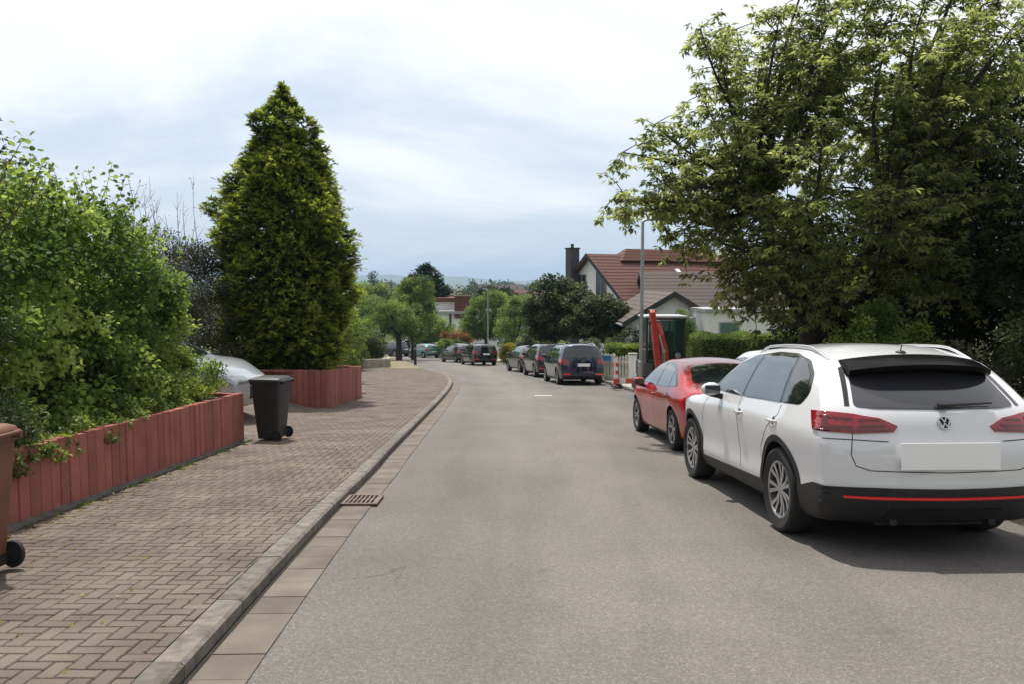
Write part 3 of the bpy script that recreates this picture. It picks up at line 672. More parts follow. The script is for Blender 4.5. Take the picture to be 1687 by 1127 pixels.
def wheel_mesh(r, wd, rim, style, tyre_m, rim_m):
    t = MB(); h = wd/2
    t.lathe([(rim*.97, -h*.6), (rim, -h*.86), (r*.90, -h), (r*.965, -h*.9), (r*.992, -h*.7), (r, -h*.3), (r, h*.3), (r*.992, h*.7), (r*.965, h*.9), (r*.90, h), (rim, h*.86), (rim*.97, h*.6)], n=48)
    for k in (-.45, -.15, .15, .45): pass
    d = MB(); d.lathe([(0.001, h*.30), (rim*.98, h*.30), (rim*.98, -h*.6)], n=40)                     # dark brake side
    s = MB(); s.lathe([(rim*.90, h*.35), (rim*.90, h*.80), (rim*.955, h*.86), (rim*.985, h*.84), (rim*.985, -h*.5)], n=48)   # rim lip (outer side +y)
    s.lathe([(0.001, h*.74), (rim*.13, h*.73), (rim*.20, h*.68), (rim*.20, h*.30)], n=20)
    ns = style
    for k in range(ns):
        for sg in ((-1, 1) if ns <= 7 else (0,)):
            a = 2*math.pi*k/ns; w0 = rim*.09 if sg else rim*.10; w1 = rim*.15 if sg else rim*.17
            da = sg*(0.10); db = sg*(0.19 if ns <= 7 else 0)
            def P(rr, ang, yy): return (rr*math.cos(ang), yy, rr*math.sin(ang))
            i0, o0 = rim*.16, rim*.93
            v = []
            for rr, ang, ww, yy in ((i0, a+da*1.6, w0, h*.72), ((i0+o0)/2, a+(da+db)/2, (w0+w1)/2, h*.66), (o0, a+db, w1, h*.80)):
                q = ww/rr/2*1.0
                v += [P(rr, ang-q, yy), P(rr, ang+q, yy), P(rr, ang+q*.6, yy-h*.22), P(rr, ang-q*.6, yy-h*.22)]
            s.add(v, [(0,1,5,4),(1,2,6,5),(2,3,7,6),(3,0,4,7),(4,5,9,8),(5,6,10,9),(6,7,11,10),(7,4,8,11)])
    return t, d, s
def car(S, name, label, cat, x, y, heading, up=0.0, level=False, group='cars parked along the street'):
    root = bpy.data.objects.new(name, None); COL.objects.link(root); tag(root, label, cat, group)
    f = Vector((-math.sin(R(heading)), math.cos(R(heading)), 0)); n = Vector((0, 0, 1)) if level else GN
    f = (f-n*f.dot(n)).normalized(); l = n.cross(f)
    T = Matrix(((f.x, l.x, n.x), (f.y, l.y, n.y), (f.z, l.z, n.z))).to_4x4()
    L = S['L']; pos = Vector((x, y, gz(x, y)+up)); T.translation = pos; root.matrix_world = T    # local x runs forward, origin at the middle of the tail
    me, bvh = body_mesh(S); hw = S['hw']; P = S['paint']; rw = S['rw']; ax = S['axles']; ra = S.get('arch', rw+.055)
    bo = link('body', me, root, [P, M['black']])
    cu = MB()
    for xx in ax:
        for sg in (-1, 1):
            prof = [(ra*math.cos(R(a)), ra*math.sin(R(a))) for a in range(0, 360, 9)]
            cu.prism([(xx+p[0], rw+.01+p[1]) for p in prof], 'y', sg*(hw-.36), sg*(hw+.4), 0)
    cm = cu.build('cut', M['black'], root)
    md = bo.modifiers.new('wells', 'BOOLEAN'); md.object = cm; md.operation = 'DIFFERENCE'; md.solver = 'EXACT'; md.material_mode = 'TRANSFER'
    dg = bpy.context.evaluated_depsgraph_get(); ev = bo.evaluated_get(dg); nm_ = bpy.data.meshes.new_from_object(ev)
    bo.modifiers.remove(md); bo.data = nm_; nm_.name = 'body'; bpy.data.objects.remove(cm, do_unlink=True)
    bm = bmesh.new(); bm.from_mesh(nm_)
    for f_ in bm.faces: f_.smooth = True
    for e in bm.edges:
        if len(e.link_faces) == 2 and e.calc_face_angle(0) > R(32): e.smooth = False
    # black underside
    mats = list(nm_.materials); bi = [i for i, q in enumerate(mats) if q and q.name == 'black_plastic']
    if bi:
        for f_ in bm.faces:
            cc_ = f_.calc_center_median()
            if cc_.z < S.get('blackz', .2) and f_.normal.z < -.4: f_.material_index = bi[0]
            if cc_.z < S.get('blackall', 0): f_.material_index = bi[0]
            for xx in ax:
                q_ = Vector((cc_.x-xx, cc_.z-rw-.01)); nr = Vector((f_.normal.x, f_.normal.z))
                if abs(cc_.y) > hw-.45 and q_.length < ra+.004 and (nr.dot(q_) < -.5*q_.length or abs(cc_.y) < hw-.34): f_.material_index = bi[0]
    bm.to_mesh(nm_); bm.free()
    pj = lambda patches, nm2, m, par=bo, **k: project(bvh, patches, nm2, m, par, cc=S.get('cc', (.36, S['hw']-.36)), **k)
    mir = lambda poly: [(-a, b) for a, b in poly][::-1]
    # wheels
    tb, db, sb = wheel_mesh(rw, S.get('tw', .24), S.get('rim', rw*.64), S.get('spokes', 5), None, None)
    first = None
    for xx in ax:
        for sg in (1, -1):
            if first is None:
                wh = tb.build('wheel', M['tyre'], root, smooth=35)
                rm = sb.build('rim', M['alloy'] if not S.get('darkrim') else M['rimdark'], wh, smooth=30); bk = db.build('brake_disc', M['rimdark'], wh, smooth=40); first = (wh, rm, bk)
            else:
                wh = first[0].copy(); COL.objects.link(wh)
                for q in first[1:]: c = q.copy(); COL.objects.link(c); c.parent = wh
            wh.location = (xx, sg*(hw-S.get('tw', .24)/2-S.get('inset', .015)), rw); wh.rotation_euler = (0, random.uniform(0, 1), 0 if sg > 0 else math.pi)
    # side glass and frames
    if 'dlo' in S:
        for side in ('L', 'R'):
            pj([(side, roundpoly(S['dlo'], .05))], 'window_trim', S.get('trim', M['gloss_black']), off=.003)
            for pane in S['panes']: pj([(side, roundpoly(pane, .03))], 'side_window', M['glass'], off=.0065, skirt=.004)
    full = lambda half: half+[(-a, b) for a, b in half[::-1]]
    if 'rwin' in S: pj([('B', roundpoly(full(S['rwin']), .04))], 'rear_window', M['glass_tint'] if S.get('tint') else M['glass'], off=.005)
    if 'fwin' in S: pj([('Fr' if S.get('fwdir', 'T') == 'Fr' else 'T', roundpoly(full_x(S['fwin']), .05))], 'windscreen', M['glass'], off=.005)
    for side, sg in (('L', 1), ('R', -1)):
        for key, nm2, mm in (('tail', 'tail_light', M['redlamp']), ('head', 'headlight', M['headlamp'])):
            if key in S:
                pt = []
                for d_, poly in S[key]:
                    if d_ == 'S': pt.append((side, poly))
                    elif d_ == 'W': pt.append(('W'+side, poly))
                    else: pt.append((d_, poly if sg > 0 else mir(poly)))
                tl = pj(pt, nm2, mm, off=.011, maxlen=.05)
                if key == 'tail' and 'tail_in' in S:
                    pj([({'S': side, 'W': 'W'+side}.get(d_, d_), poly if (sg > 0 or d_ in 'SW') else mir(poly)) for d_, poly in S['tail_in']], 'lens', M['redlamp_dark'], tl, off=.015, skirt=.004, maxlen=.05)
        for poly in S.get('handles', []): 
            h = bvh.ray_cast(Vector((poly[0], 4*sg, poly[1])), Vector((0, -sg, 0)))
            if h[0]:
                hb = MB(); hb.tube([(-.10, 0, 0), (-.07, .028*sg, 0), (.07, .028*sg, 0), (.10, 0, 0)], [.012, .014, .014, .012], 8); o = hb.build('door_handle', P, bo, smooth=50); o.location = h[0]
                pj([(side, arc2(poly[0]+.0, poly[1], .035, 0, 345, 12))], 'handle_recess', M['rimdark'], off=.002, skirt=0)
        # mirror
        if 'mirror' in S:
            mxx, mz = S['mirror']; h = bvh.ray_cast(Vector((mxx, 4*sg, mz)), Vector((0, -sg, 0)))
            y0 = h[0].y if h[0] else sg*hw*.9
            hb = MB(); 
            prof = [(.0, .001), (.015, .055), (.05, .078), (.10, .072), (.135, .045), (.15, .001)]
            nseg = 14; vs = []; 
            for hx, rr in prof:
                for k in range(nseg):
                    t = 2*math.pi*k/nseg; vs.append((mxx+.02+hx-.03, y0+sg*(.135+rr*1.45*math.cos(t)), mz+.035+rr*math.sin(t)*1.0))
            hb.add(vs, [(i*nseg+k, i*nseg+(k+1) % nseg, (i+1)*nseg+(k+1) % nseg, (i+1)*nseg+k) for i in range(5) for k in range(nseg)])
            mo = hb.build('wing_mirror', P, root, smooth=70)
            hb = MB(); hb.tube([(mxx+.03, y0-.02*sg, mz-.055), (mxx+.045, y0+.07*sg, mz-.035), (mxx+.05, y0+.15*sg, mz-.025)], [.035, .03, .022], 8); hb.build('mirror_foot', M['black'], mo, smooth=60)
            hb = MB(); hb.box(mxx-.016, mxx-.010, y0+sg*.135-.085, y0+sg*.135+.085, mz-.01, mz+.08); hb.build('mirror_glass', M['glass'], mo, bevel=.002)
        if S.get('rails'):
            x0, x1, yy = S['rails']; pts = []
            for k in range(17):
                t = k/16; xx = x0+(x1-x0)*t; h = bvh.ray_cast(Vector((xx, yy*sg, 4)), Vector((0, 0, -1)))
                pts.append((xx, yy*sg, h[0].z+.034*min(1, 6*t, 6*(1-t))-.004))
            hb = MB(); hb.tube(pts, .014, 8); hb.build('roof_rail', M['rail'] if S.get('railwhite') else M['galv'], bo, smooth=60)
        if 'clad' in S: pj([(side, S['clad'])], 'sill_cladding', M['black'], off=.006)
        if 'archtrim' in S:
            aw = S['archtrim']
            for xx in ax:
                pl = ring(arc2(xx, rw+.01, ra+aw, -12, 192, 30), arc2(xx, rw+.01, ra-.012, -12, 192, 30))
                pj([(side, pl)], 'arch_trim', M['black'], off=.007, skirt=.03)
        for line in S.get('sidelines', []): pj([(side, lstrip(line, .007))], 'panel_gap', M['void'], off=.0018, skirt=0)
        for line in S.get('wraplines', []): pj([('W'+side, lstrip(line, .007))], 'panel_gap', M['void'], off=.0018, skirt=0)
        for nm2, poly, mk, off in S.get('wrappatch', []): pj([('W'+side, poly)], nm2, M[mk], off=off, maxlen=.055)
    for line in S.get('backlines', []): pj([('B', lstrip(line, .007))], 'panel_gap', M['void'], off=.0018, skirt=0)
    for nm2, poly, mk, off in S.get('backpatch', []): pj([('B', poly)], nm2, M[mk], off=off)
    for nm2, poly, mk, off in S.get('frontpatch', []): pj([('Fr', poly)], nm2, M[mk], off=off)
    if 'plate' in S:
        wd, hh, zc = S['plate']; h = bvh.ray_cast(Vector((-3, 0, zc)), Vector((1, 0, 0))); nn = h[1]; 
        if nn.x > 0: nn = -nn
        hb = MB(); hb.box(-.008, .0, -wd/2, wd/2, -hh/2, hh/2); pl = hb.build('number_plate', M['plate'], bo, bevel=.003)
        pl.location = h[0]+Vector((-.012, 0, 0)); pl.rotation_euler = (0, math.atan2(-nn.z, -nn.x)*0, 0)
        if S.get('pblue'):
            hb = MB(); hb.box(-.0105, -.0085, wd/2-.045, wd/2-.002, -hh/2+.004, hh/2-.004); hb.build('blue_band', M['plateblue'], pl)
    return root, bo, bvh, pj
def full_x(half):  # for top/front projections: list of (a, y) with y>=0 -> closed
    return half+[(a, -b) for a, b in half[::-1]]
def fwd(S): return S
# ---- the white suv
SUV = dict(L=4.88, hw=.985, paint=M['white_paint'],
  top=[(0,1.575),(.25,1.605),(.6,1.642),(1.1,1.682),(1.65,1.692),(2.1,1.675),(2.5,1.60),(2.9,1.43),(3.25,1.235),(3.5,1.145),(3.75,1.105),(4.2,1.065),(4.6,1.0),(4.88,.92)],
  bot=[(0,.27),(.35,.23),(1.0,.22),(4.0,.22),(4.88,.27)],
  xr=[(.22,.16),(.40,.05),(.56,.0),(.63,.02),(.70,.012),(.90,.025),(.945,.05),(1.05,.08),(1.17,.14),(1.28,.25),(1.45,.43),(1.60,.585),(1.7,.62)], fr=1.5,
  xf=[(.2,.14),(.45,.0),(.75,.0),(.9,.08),(1.1,.22),(1.7,.3)],
  wz=[(.2,.91),(.33,.955),(.42,.976),(.54,.966),(.75,.984),(.93,1.0),(.975,1.0),(1.01,.984),(1.06,.966),(1.14,.94),(1.3,.885),(1.5,.80),(1.60,.745),(1.70,.66)],
  wx=[(0,.955),(.35,.975),(.9,1),(1.4,.99),(3.2,.985),(3.9,1.0),(4.4,.97),(4.88,.86)],
  blackall=.33, rw=.378, axles=(1.06, 3.955), arch=.435, rim=.262, tw=.25, spokes=7, crown=.05, n=(96,28,30), smooth=3, inset=.012,
  dlo=[(3.22,1.155),(2.9,1.33),(2.6,1.475),(2.25,1.565),(1.7,1.605),(1.2,1.595),(.88,1.54),(.68,1.43),(.60,1.27),(.69,1.165),(2.0,1.14)],
  panes=[[(3.12,1.17),(2.86,1.32),(2.57,1.457),(2.24,1.54),(2.03,1.562),(2.16,1.155)],[(2.10,1.154),(1.96,1.567),(1.6,1.585),(1.14,1.573),(1.10,1.156)],[(1.04,1.158),(1.08,1.57),(.91,1.522),(.735,1.415),(.665,1.275),(.72,1.18)]],
  rwin=[(0,1.165),(.50,1.17),(.66,1.185),(.555,1.50),(.3,1.52),(0,1.525)], tint=True,
  cc=(.40,.60), tail=[('W',[(.375,1.045),(.41,1.00),(.70,.985),(1.08,1.0),(1.20,1.145),(.98,1.15),(.72,1.135),(.50,1.105)])],
  tail_in=[('W',[(.45,1.052),(.50,1.035),(.68,1.028),(.68,1.047),(.52,1.055)]),('W',[(.50,1.085),(.68,1.08),(.68,1.10),(.52,1.095)]),('W',[(.735,1.028),(.96,1.025),(1.0,1.12),(.735,1.105),(.735,1.09),(.95,1.10),(.93,1.045),(.735,1.046)]),('W',[(.42,1.018),(.46,1.004),(1.05,1.004),(1.06,1.018)])],
  head=[('Fr',[(.55,.80),(.85,.80),(.86,.92),(.55,.88)])],
  handles=[(2.12,.985),(1.15,.99)], mirror=(2.78,1.14), rails=(.75,2.45,.63), railwhite=True, archtrim=.045,
  clad=[(1.50,.22),(3.50,.22),(3.50,.36),(1.50,.40)], sidepatch=[([(3.56,1.00),(3.74,.995),(3.74,1.02),(3.56,1.025)],'chrome')],
  sidelines=[[(2.12,.42),(2.16,.7),(2.18,1.14)],[(1.52,.60),(1.50,.72),(1.30,.92),(1.08,1.05),(1.06,1.14)],[(3.50,.42),(3.48,.75),(3.35,1.0),(3.2,1.14)]],
  backlines=[[(.60,.70),(0,.685),(-.60,.70)]],
  wraplines=[[(.735,.985),(.735,.98),(.745,.82),(.71,.735),(.60,.70)],[(.46,.925),(.7,.935),(.95,.94)]],
  wrappatch=[('bumper_lower',[(0,.30),(.9,.30),(1.28,.30),(1.33,.50),(1.1,.565),(.6,.570),(0,.560)],'black',.014),('reflector',[(0,.472),(.60,.478),(.80,.484),(.80,.500),(.60,.498),(0,.492)],'redstrip',.021),
             ('diffuser',[(0,.31),(.50,.31),(.44,.40),(0,.40)],'gloss_black',.020)],
  fwin=[(2.45,.0),(2.47,.58),(3.25,.74),(3.40,.4),(3.45,0)], frontpatch=[('grille',[(-.6,.42),(.6,.42),(.66,.80),(-.66,.80)],'black',.006)])
yaw = 2.78
r_, bo, bvh, pj = car(SUV, 'parked_car', 'large white suv at the right edge with roof rails and a blank white plate', 'car', 3.40, 6.22, yaw)
suv = r_
# spoiler
mb = MB(); vs = []; prof = [(.56,1.605),(.40,1.580),(.27,1.525),(.275,1.488),(.42,1.462),(.56,1.52)]
ny = 24
for j in range(ny+1):
    v = -1+2*j/ny; a = abs(v)
    for k, (px, pz) in enumerate(prof):
        yy = v*(.585 if k < 2 else .60); fall = .05*a**2.2+.01; pull = .10*a**3
        vs.append((px+pull+(0.05*a**6 if k in (1,2,3) else 0), yy, pz-fall+.006))
n = len(prof)
mb.add(vs, [(j*n+k, j*n+(k+1) % n, (j+1)*n+(k+1) % n, (j+1)*n+k) for j in range(ny) for k in range(n)]+[tuple(range(n))[::-1], tuple(range(ny*n, ny*n+n))])
sp = mb.build('spoiler', [M['spoiler']], bo, smooth=35)
# rear pillar glass blades, wiper, antenna, exhaust, tow parts
for s in (-1, 1): pj([('B', [(s*.685,1.19),(s*.72,1.19),(s*.625,1.48),(s*.58,1.50)][::s])], 'pillar_trim', M['gloss_black'], off=.006)
mb = MB()
hits = []
for (yy, zz) in ((0.0,1.185),(-.15,1.195),(-.44,1.205)):
    h = bvh.ray_cast(Vector((-3,yy,zz)), Vector((1,0,0)))[0]; hits.append(h+Vector((-.03,0,0.012)))
mb.tube(hits, [.020,.013,.007], 8); mb.tube([hits[0]+Vector((.01,.02,0)), hits[0]+Vector((-.012,-.05,0))], .028, 8)
mb.build('rear_wiper', M['black'], bo, smooth=50)
h = bvh.ray_cast(Vector((.74,0,4)), Vector((0,0,-1)))[0]
mb = MB(); mb.lathe([(.045,0),(.040,.012),(.018,.022),(.001,.024)], c=(h.x,h.y,h.z-.002), axis='z', n=16); mb.tube([(h.x,0,h.z+.01),(h.x-.02,0,h.z+.07)], [.006,.004], 6); mb.build('antenna', M['black'], bo, smooth=50)
for s in (-1, 1):
    mb = MB(); mb.tube([(.20,.40*s,.290),(.10,.40*s,.288)], .03, 14); mb.build('exhaust_tip', M['rimdark'], bo, smooth=50)
mb = MB(); mb.box(.3,.6,-.45,.45,.22,.30); mb.box(1.0,1.12,-.75,.75,.32,.42); mb.build('underbody', M['black'], root if False else bo)
# round emblem with its two letters
h = bvh.ray_cast(Vector((-3,0,1.065)), Vector((1,0,0))); nn = h[1]; nn = -nn if nn.x > 0 else nn
em = MB(); em.lathe([(.046,-.006),(.046,.006),(.054,.006),(.054,-.006),(.046,-.006)], axis='x', n=32)
def stroke(a, b, w_=.009): em.bar((0, a[0], a[1]), (0, b[0], b[1]), .010, w_)
stroke((.020,.040),(0,.004)); stroke((-.020,.040),(0,.004))
stroke((.043,.016),(.022,-.038)); stroke((.022,-.038),(0,-.004)); stroke((-.043,.016),(-.022,-.038)); stroke((-.022,-.038),(0,-.004))
eo = em.build('emblem', M['chrome'], bo); eo.location = h[0]+nn*.010; eo.rotation_euler = (0, math.atan2(nn.z, -nn.x), 0)
mb = MB(); mb.lathe([(.001,.0),(.047,.0),(.047,-.004)], axis='x', n=24); e2 = mb.build('emblem_base', M['rimdark'], eo); e2.location = (-.001*0+.004,0,0)
# blank white plate
h = bvh.ray_cast(Vector((-3,0,.82)), Vector((1,0,0)))[0]
mb = MB(); mb.box(-.010,0,-.395,.395,-.105,.105); po = mb.build('number_plate', M['plate'], bo, bevel=.003); po.location = (h.x-.024, 0, .817)
mb = MB(); mb.box(0,.03,-.35,.35,-.08,.08); mb.build('plate_bracket', M['black'], po)
# ---- red fastback saloon
RED = dict(L=4.60, hw=.90, paint=M['red_paint'],
  top=[(0,.98),(.25,1.01),(.6,1.08),(1.0,1.24),(1.5,1.38),(2.05,1.435),(2.4,1.43),(2.75,1.36),(3.1,1.2),(3.5,1.0),(3.7,.955),(4.1,.89),(4.45,.79),(4.6,.70)],
  bot=[(0,.30),(.4,.2),(1,.17),(4,.17),(4.6,.2)],
  xr=[(.15,.14),(.4,.02),(.55,0),(.75,.03),(.95,.10),(1.1,.14),(1.45,.2)], xf=[(.15,.1),(.4,0),(.6,.02),(.75,.12),(1.4,.2)],
  wz=[(.15,.91),(.3,.955),(.5,.975),(.68,1.0),(.80,.995),(.9,.955),(.96,.92),(1.1,.855),(1.25,.775),(1.38,.68),(1.44,.62)],
  wx=[(0,.90),(.35,.96),(.95,1),(1.6,.985),(3,.985),(3.65,1),(4.2,.95),(4.6,.80)], pr=.25, pf=.38, crown=.05,
  rw=.322, axles=(.98,3.68), arch=.365, rim=.222, tw=.22, spokes=5, n=(84,24,26),
  dlo=[(3.32,.965),(2.95,1.17),(2.6,1.315),(2.2,1.36),(1.75,1.335),(1.35,1.245),(.92,1.04),(.95,.99),(1.6,.955),(2.4,.945)],
  panes=[[(3.22,.978),(2.9,1.165),(2.58,1.29),(2.25,1.325),(2.19,1.32),(2.23,.96)],[(2.15,.96),(2.11,1.322),(1.75,1.305),(1.45,1.235),(1.42,.975)],[(1.37,.98),(1.39,1.21),(1.15,1.11),(.99,1.03),(1.02,1.0)]],
  rwin=[(0,1.04),(.50,1.04),(.60,1.07),(.52,1.26),(.4,1.33),(0,1.345)],
  tail=[('W',[(.42,.79),(.85,.75),(1.15,.80),(1.08,.88),(.45,.89)])], head=[('Fr',[(.48,.60),(.80,.62),(.80,.74),(.5,.70)])],
  handles=[(2.20,.82),(1.30,.84)], mirror=(3.02,.94), sidelines=[[(2.22,.3),(2.26,.94)],[(1.32,.45),(1.42,.7),(1.38,.95)],[(3.3,.3),(3.28,.95)]],
  backpatch=[('bumper_lower',[(-.7,.28),(.7,.28),(.66,.42),(-.66,.42)],'black',.008)], clad=[(1.4,.17),(3.28,.17),(3.28,.215),(1.4,.23)],
  fwin=[(2.48,0),(2.5,.5),(3.35,.66),(3.45,.3),(3.5,0)], plate=(.52,.11,.62), frontpatch=[('grille',[(-.45,.36),(.45,.36),(.42,.56),(-.42,.56)],'black',.006)])
r2, bo2, bvh2, pj2 = car(RED, 'parked_car', 'shiny red fastback saloon parked in front of the white suv', 'car', 3.42, 11.75, 2.9)
# ---- generic shapes for the cars further down
def mpv(p, L=4.4, H=1.63, **k):
    d = dict(L=L, hw=.90, paint=p,
      top=[(0,H-.09),(.3,H-.05),(.9,H-.01),(1.5,H),(2.1,H-.02),(2.5,H-.1),(2.95,H-.33),(3.3,1.10),(3.6,1.02),(4.0,.94),(L,.80)],
      bot=[(0,.28),(.4,.2),(L-.5,.18),(L,.22)], xr=[(.2,.08),(.4,0),(.65,0),(.9,.03),(1.05,.06),(1.5,.19),(H,.24)], xf=[(.2,.1),(.45,0),(.7,.03),(.9,.14),(H,.2)],
      wz=[(.2,.93),(.4,.965),(.65,.99),(.85,1.0),(.97,.965),(1.1,.925),(1.3,.865),(1.45,.80),(1.56,.73),(H,.62)], wx=[(0,.93),(.5,1),(3.4,1),(3.9,.97),(L,.84)], pr=.13, pf=.32,
      rw=.325, axles=(.86,.86+2.68), arch=.37, rim=.21, tw=.21, n=(54,16,20), smooth=2, archtrim=0.0 or .012,
      dlo=[(3.12,1.05),(2.75,1.30),(2.42,1.46),(1.9,1.50),(1.2,1.50),(.5,1.44),(.42,1.30),(.45,1.04),(2,1.03)],
      panes=[[(3.0,1.065),(2.68,1.30),(2.38,1.43),(2.12,1.46),(2.16,1.06)],[(2.10,1.06),(2.06,1.465),(1.3,1.47),(1.2,1.06)],[(1.13,1.06),(1.2,1.465),(.56,1.41),(.5,1.29),(.52,1.07)]],
      rwin=[(0,1.06),(.60,1.06),(.72,1.10),(.60,1.45),(0,1.48)],
      tail=[('W',[(.55,.82),(.95,.79),(1.10,.86),(1.18,1.02),(.72,1.03),(.57,.96)])], head=[('Fr',[(.48,.66),(.8,.66),(.82,.84),(.5,.8)])],
      handles=[(2.08,.93),(1.05,.94)], mirror=(2.95,1.04), rails=(.5,2.4,.58), plate=(.52,.115,.78), pblue=True, clad=[(1.2,.18),(3.2,.18),(3.2,.27),(1.2,.28)],
      backpatch=[('bumper_lower',[(-.78,.26),(.78,.26),(.76,.36),(-.76,.36)],'black',.008),('reflector',[(.50,.40),(.76,.40),(.76,.455),(.50,.455)],'redstrip',.012),('reflector',[(-.76,.40),(-.50,.40),(-.50,.455),(-.76,.455)],'redstrip',.012)],
      fwin=[(2.30,0),(2.32,.52),(3.15,.66),(3.25,.3),(3.3,0)], frontpatch=[('grille',[(-.5,.36),(.5,.36),(.5,.6),(-.5,.6)],'black',.006)])
    d.update(k); return d
def hatch(p, L=4.05, H=1.46, **k):
    d = dict(L=L, hw=.86, paint=p,
      top=[(0,H-.22),(.3,H-.12),(.8,H-.03),(1.4,H),(1.9,H-.02),(2.3,H-.14),(2.75,H-.38),(3.0,1.0),(3.3,.92),(3.7,.84),(L,.72)],
      bot=[(0,.28),(.4,.2),(L-.5,.18),(L,.22)], xr=[(.2,.08),(.4,0),(.6,0),(.85,.03),(.98,.09),(1.3,.28),(H,.36)], xf=[(.2,.1),(.45,0),(.65,.03),(.85,.14),(H,.2)],
      wz=[(.2,.93),(.4,.965),(.6,.99),(.78,1.0),(.9,.965),(1.0,.925),(1.2,.84),(1.33,.76),(H,.62)], wx=[(0,.90),(.5,.99),(3,1),(3.5,.97),(L,.82)], pr=.16, pf=.32,
      rw=.305, axles=(.68,.68+2.5), arch=.345, rim=.195, tw=.2, n=(54,16,20), smooth=2,
      dlo=[(2.78,.965),(2.45,1.17),(2.15,1.30),(1.7,1.34),(1.1,1.32),(.72,1.22),(.5,1.0),(.9,.95),(2,.94)],
      panes=[[(2.68,.98),(2.4,1.16),(2.12,1.275),(1.85,1.305),(1.88,.965)],[(1.82,.965),(1.79,1.308),(1.15,1.29),(1.1,.97)],[(1.04,.97),(1.09,1.285),(.76,1.19),(.62,1.03),(.66,1.0)]],
      rwin=[(0,.99),(.55,.99),(.66,1.02),(.54,1.26),(0,1.29)],
      tail=[('W',[(.54,.75),(.85,.72),(1.02,.80),(1.10,.95),(.70,.97),(.56,.88)])], head=[('Fr',[(.42,.6),(.74,.6),(.76,.76),(.45,.72)])],
      handles=[(1.8,.84),(1.0,.85)], mirror=(2.62,.96), plate=(.52,.115,.62), clad=[(1.1,.18),(2.8,.18),(2.8,.25),(1.1,.25)],
      backpatch=[('bumper_lower',[(-.7,.26),(.7,.26),(.68,.40),(-.68,.40)],'black',.008)],
      fwin=[(2.1,0),(2.12,.48),(2.85,.62),(2.95,.3),(3.0,0)], frontpatch=[('grille',[(-.5,.32),(.5,.32),(.5,.5),(-.5,.5)],'black',.006)])
    d.update(k); return d
V1 = mpv(M['navy_paint'], railwhite=True, tint=True)
rv, bov, bvv, pjv = car(V1, 'parked_car', 'dark navy people carrier seen from behind, its blue-banded plate clear, beside the barriers', 'car', 2.72, 31.0, 7.5)
hh = bvv.ray_cast(Vector((-3,0,.95)), Vector((1,0,0)))[0]
mb = MB(); mb.lathe([(.044,-.006),(.044,.006),(.058,.006),(.058,-.006),(.044,-.006)], axis='x', n=20)
for a_, b_ in (((.02,.04),(0,.0)),((-.02,.04),(0,0)),((.045,.014),(.022,-.04)),((.022,-.04),(0,0)),((-.045,.014),(-.022,-.04)),((-.022,-.04),(0,0))): mb.bar((0,a_[0],a_[1]),(0,b_[0],b_[1]),.01,.012)
o = mb.build('emblem', M['chrome'], bov); o.location = (hh.x-.012,0,.95)
mb = MB(); mb.box(-.002,.002,-.78,.78,-.012,.012); 
car(mpv(M['black_paint'], L=4.5, H=1.62, rails=None), 'parked_car', 'black tall-roofed estate directly in front of the navy people carrier', 'car', 2.02, 37.3, 9)
car(hatch(M['grey_paint'], L=4.3, H=1.47, darkrim=False), 'parked_car', 'charcoal hatchback, third in the right-hand row, beyond the black estate', 'car', 1.35, 43.2, 14)
car(mpv(M['black_paint'], L=4.3, H=1.50, rails=None), 'parked_car', 'black hatchback with silver-edged windows left of the yellow bush', 'car', -1.75, 55.6, 17)
car(hatch(M['grey_paint'], L=4.3, H=1.50), 'parked_car', 'dark grey estate just beyond the black hatchback, nearest the orange bush', 'car', -3.35, 62.8, 27)
car(hatch(M['teal_paint'], L=3.8, H=1.43), 'parked_car', 'small pale teal hatchback alone at the bend of the road', 'car', -7.6, 79.5, 38)
car(mpv(M['grey_paint'], L=4.5, H=1.62), 'parked_car', 'dark grey tall car between the thick trunk and the teal hatchback', 'car', -11.3, 87, 48)
car(hatch(M['silver_paint'], L=4.2, H=1.45), 'parked_car', 'light silver car half hidden behind the thick trunk at the far bend', 'car', -14.3, 90, 58)
car(hatch(M['white_paint'], L=4.2, H=1.52, rails=None), 'parked_car', 'white car whose roof edge shows between the red saloon and the white suv', 'car', 5.95, 16.9, 0)
SIL = mpv(M['silver_paint'], L=4.5, H=1.66)
SIL['top'] = [(0,1.5),(.3,1.58),(.9,1.65),(1.5,1.66),(2.1,1.62),(2.5,1.5),(2.95,1.28),(3.25,1.14),(3.6,1.10),(4.0,1.04),(4.3,.93),(4.5,.78)]
car(SIL, 'parked_car', 'silver car nosing out of the driveway behind the black bin', 'car', -9.42, 16.2, -90, up=gz(0,13)*0+(-.88-gz(0,16.2)), level=True)
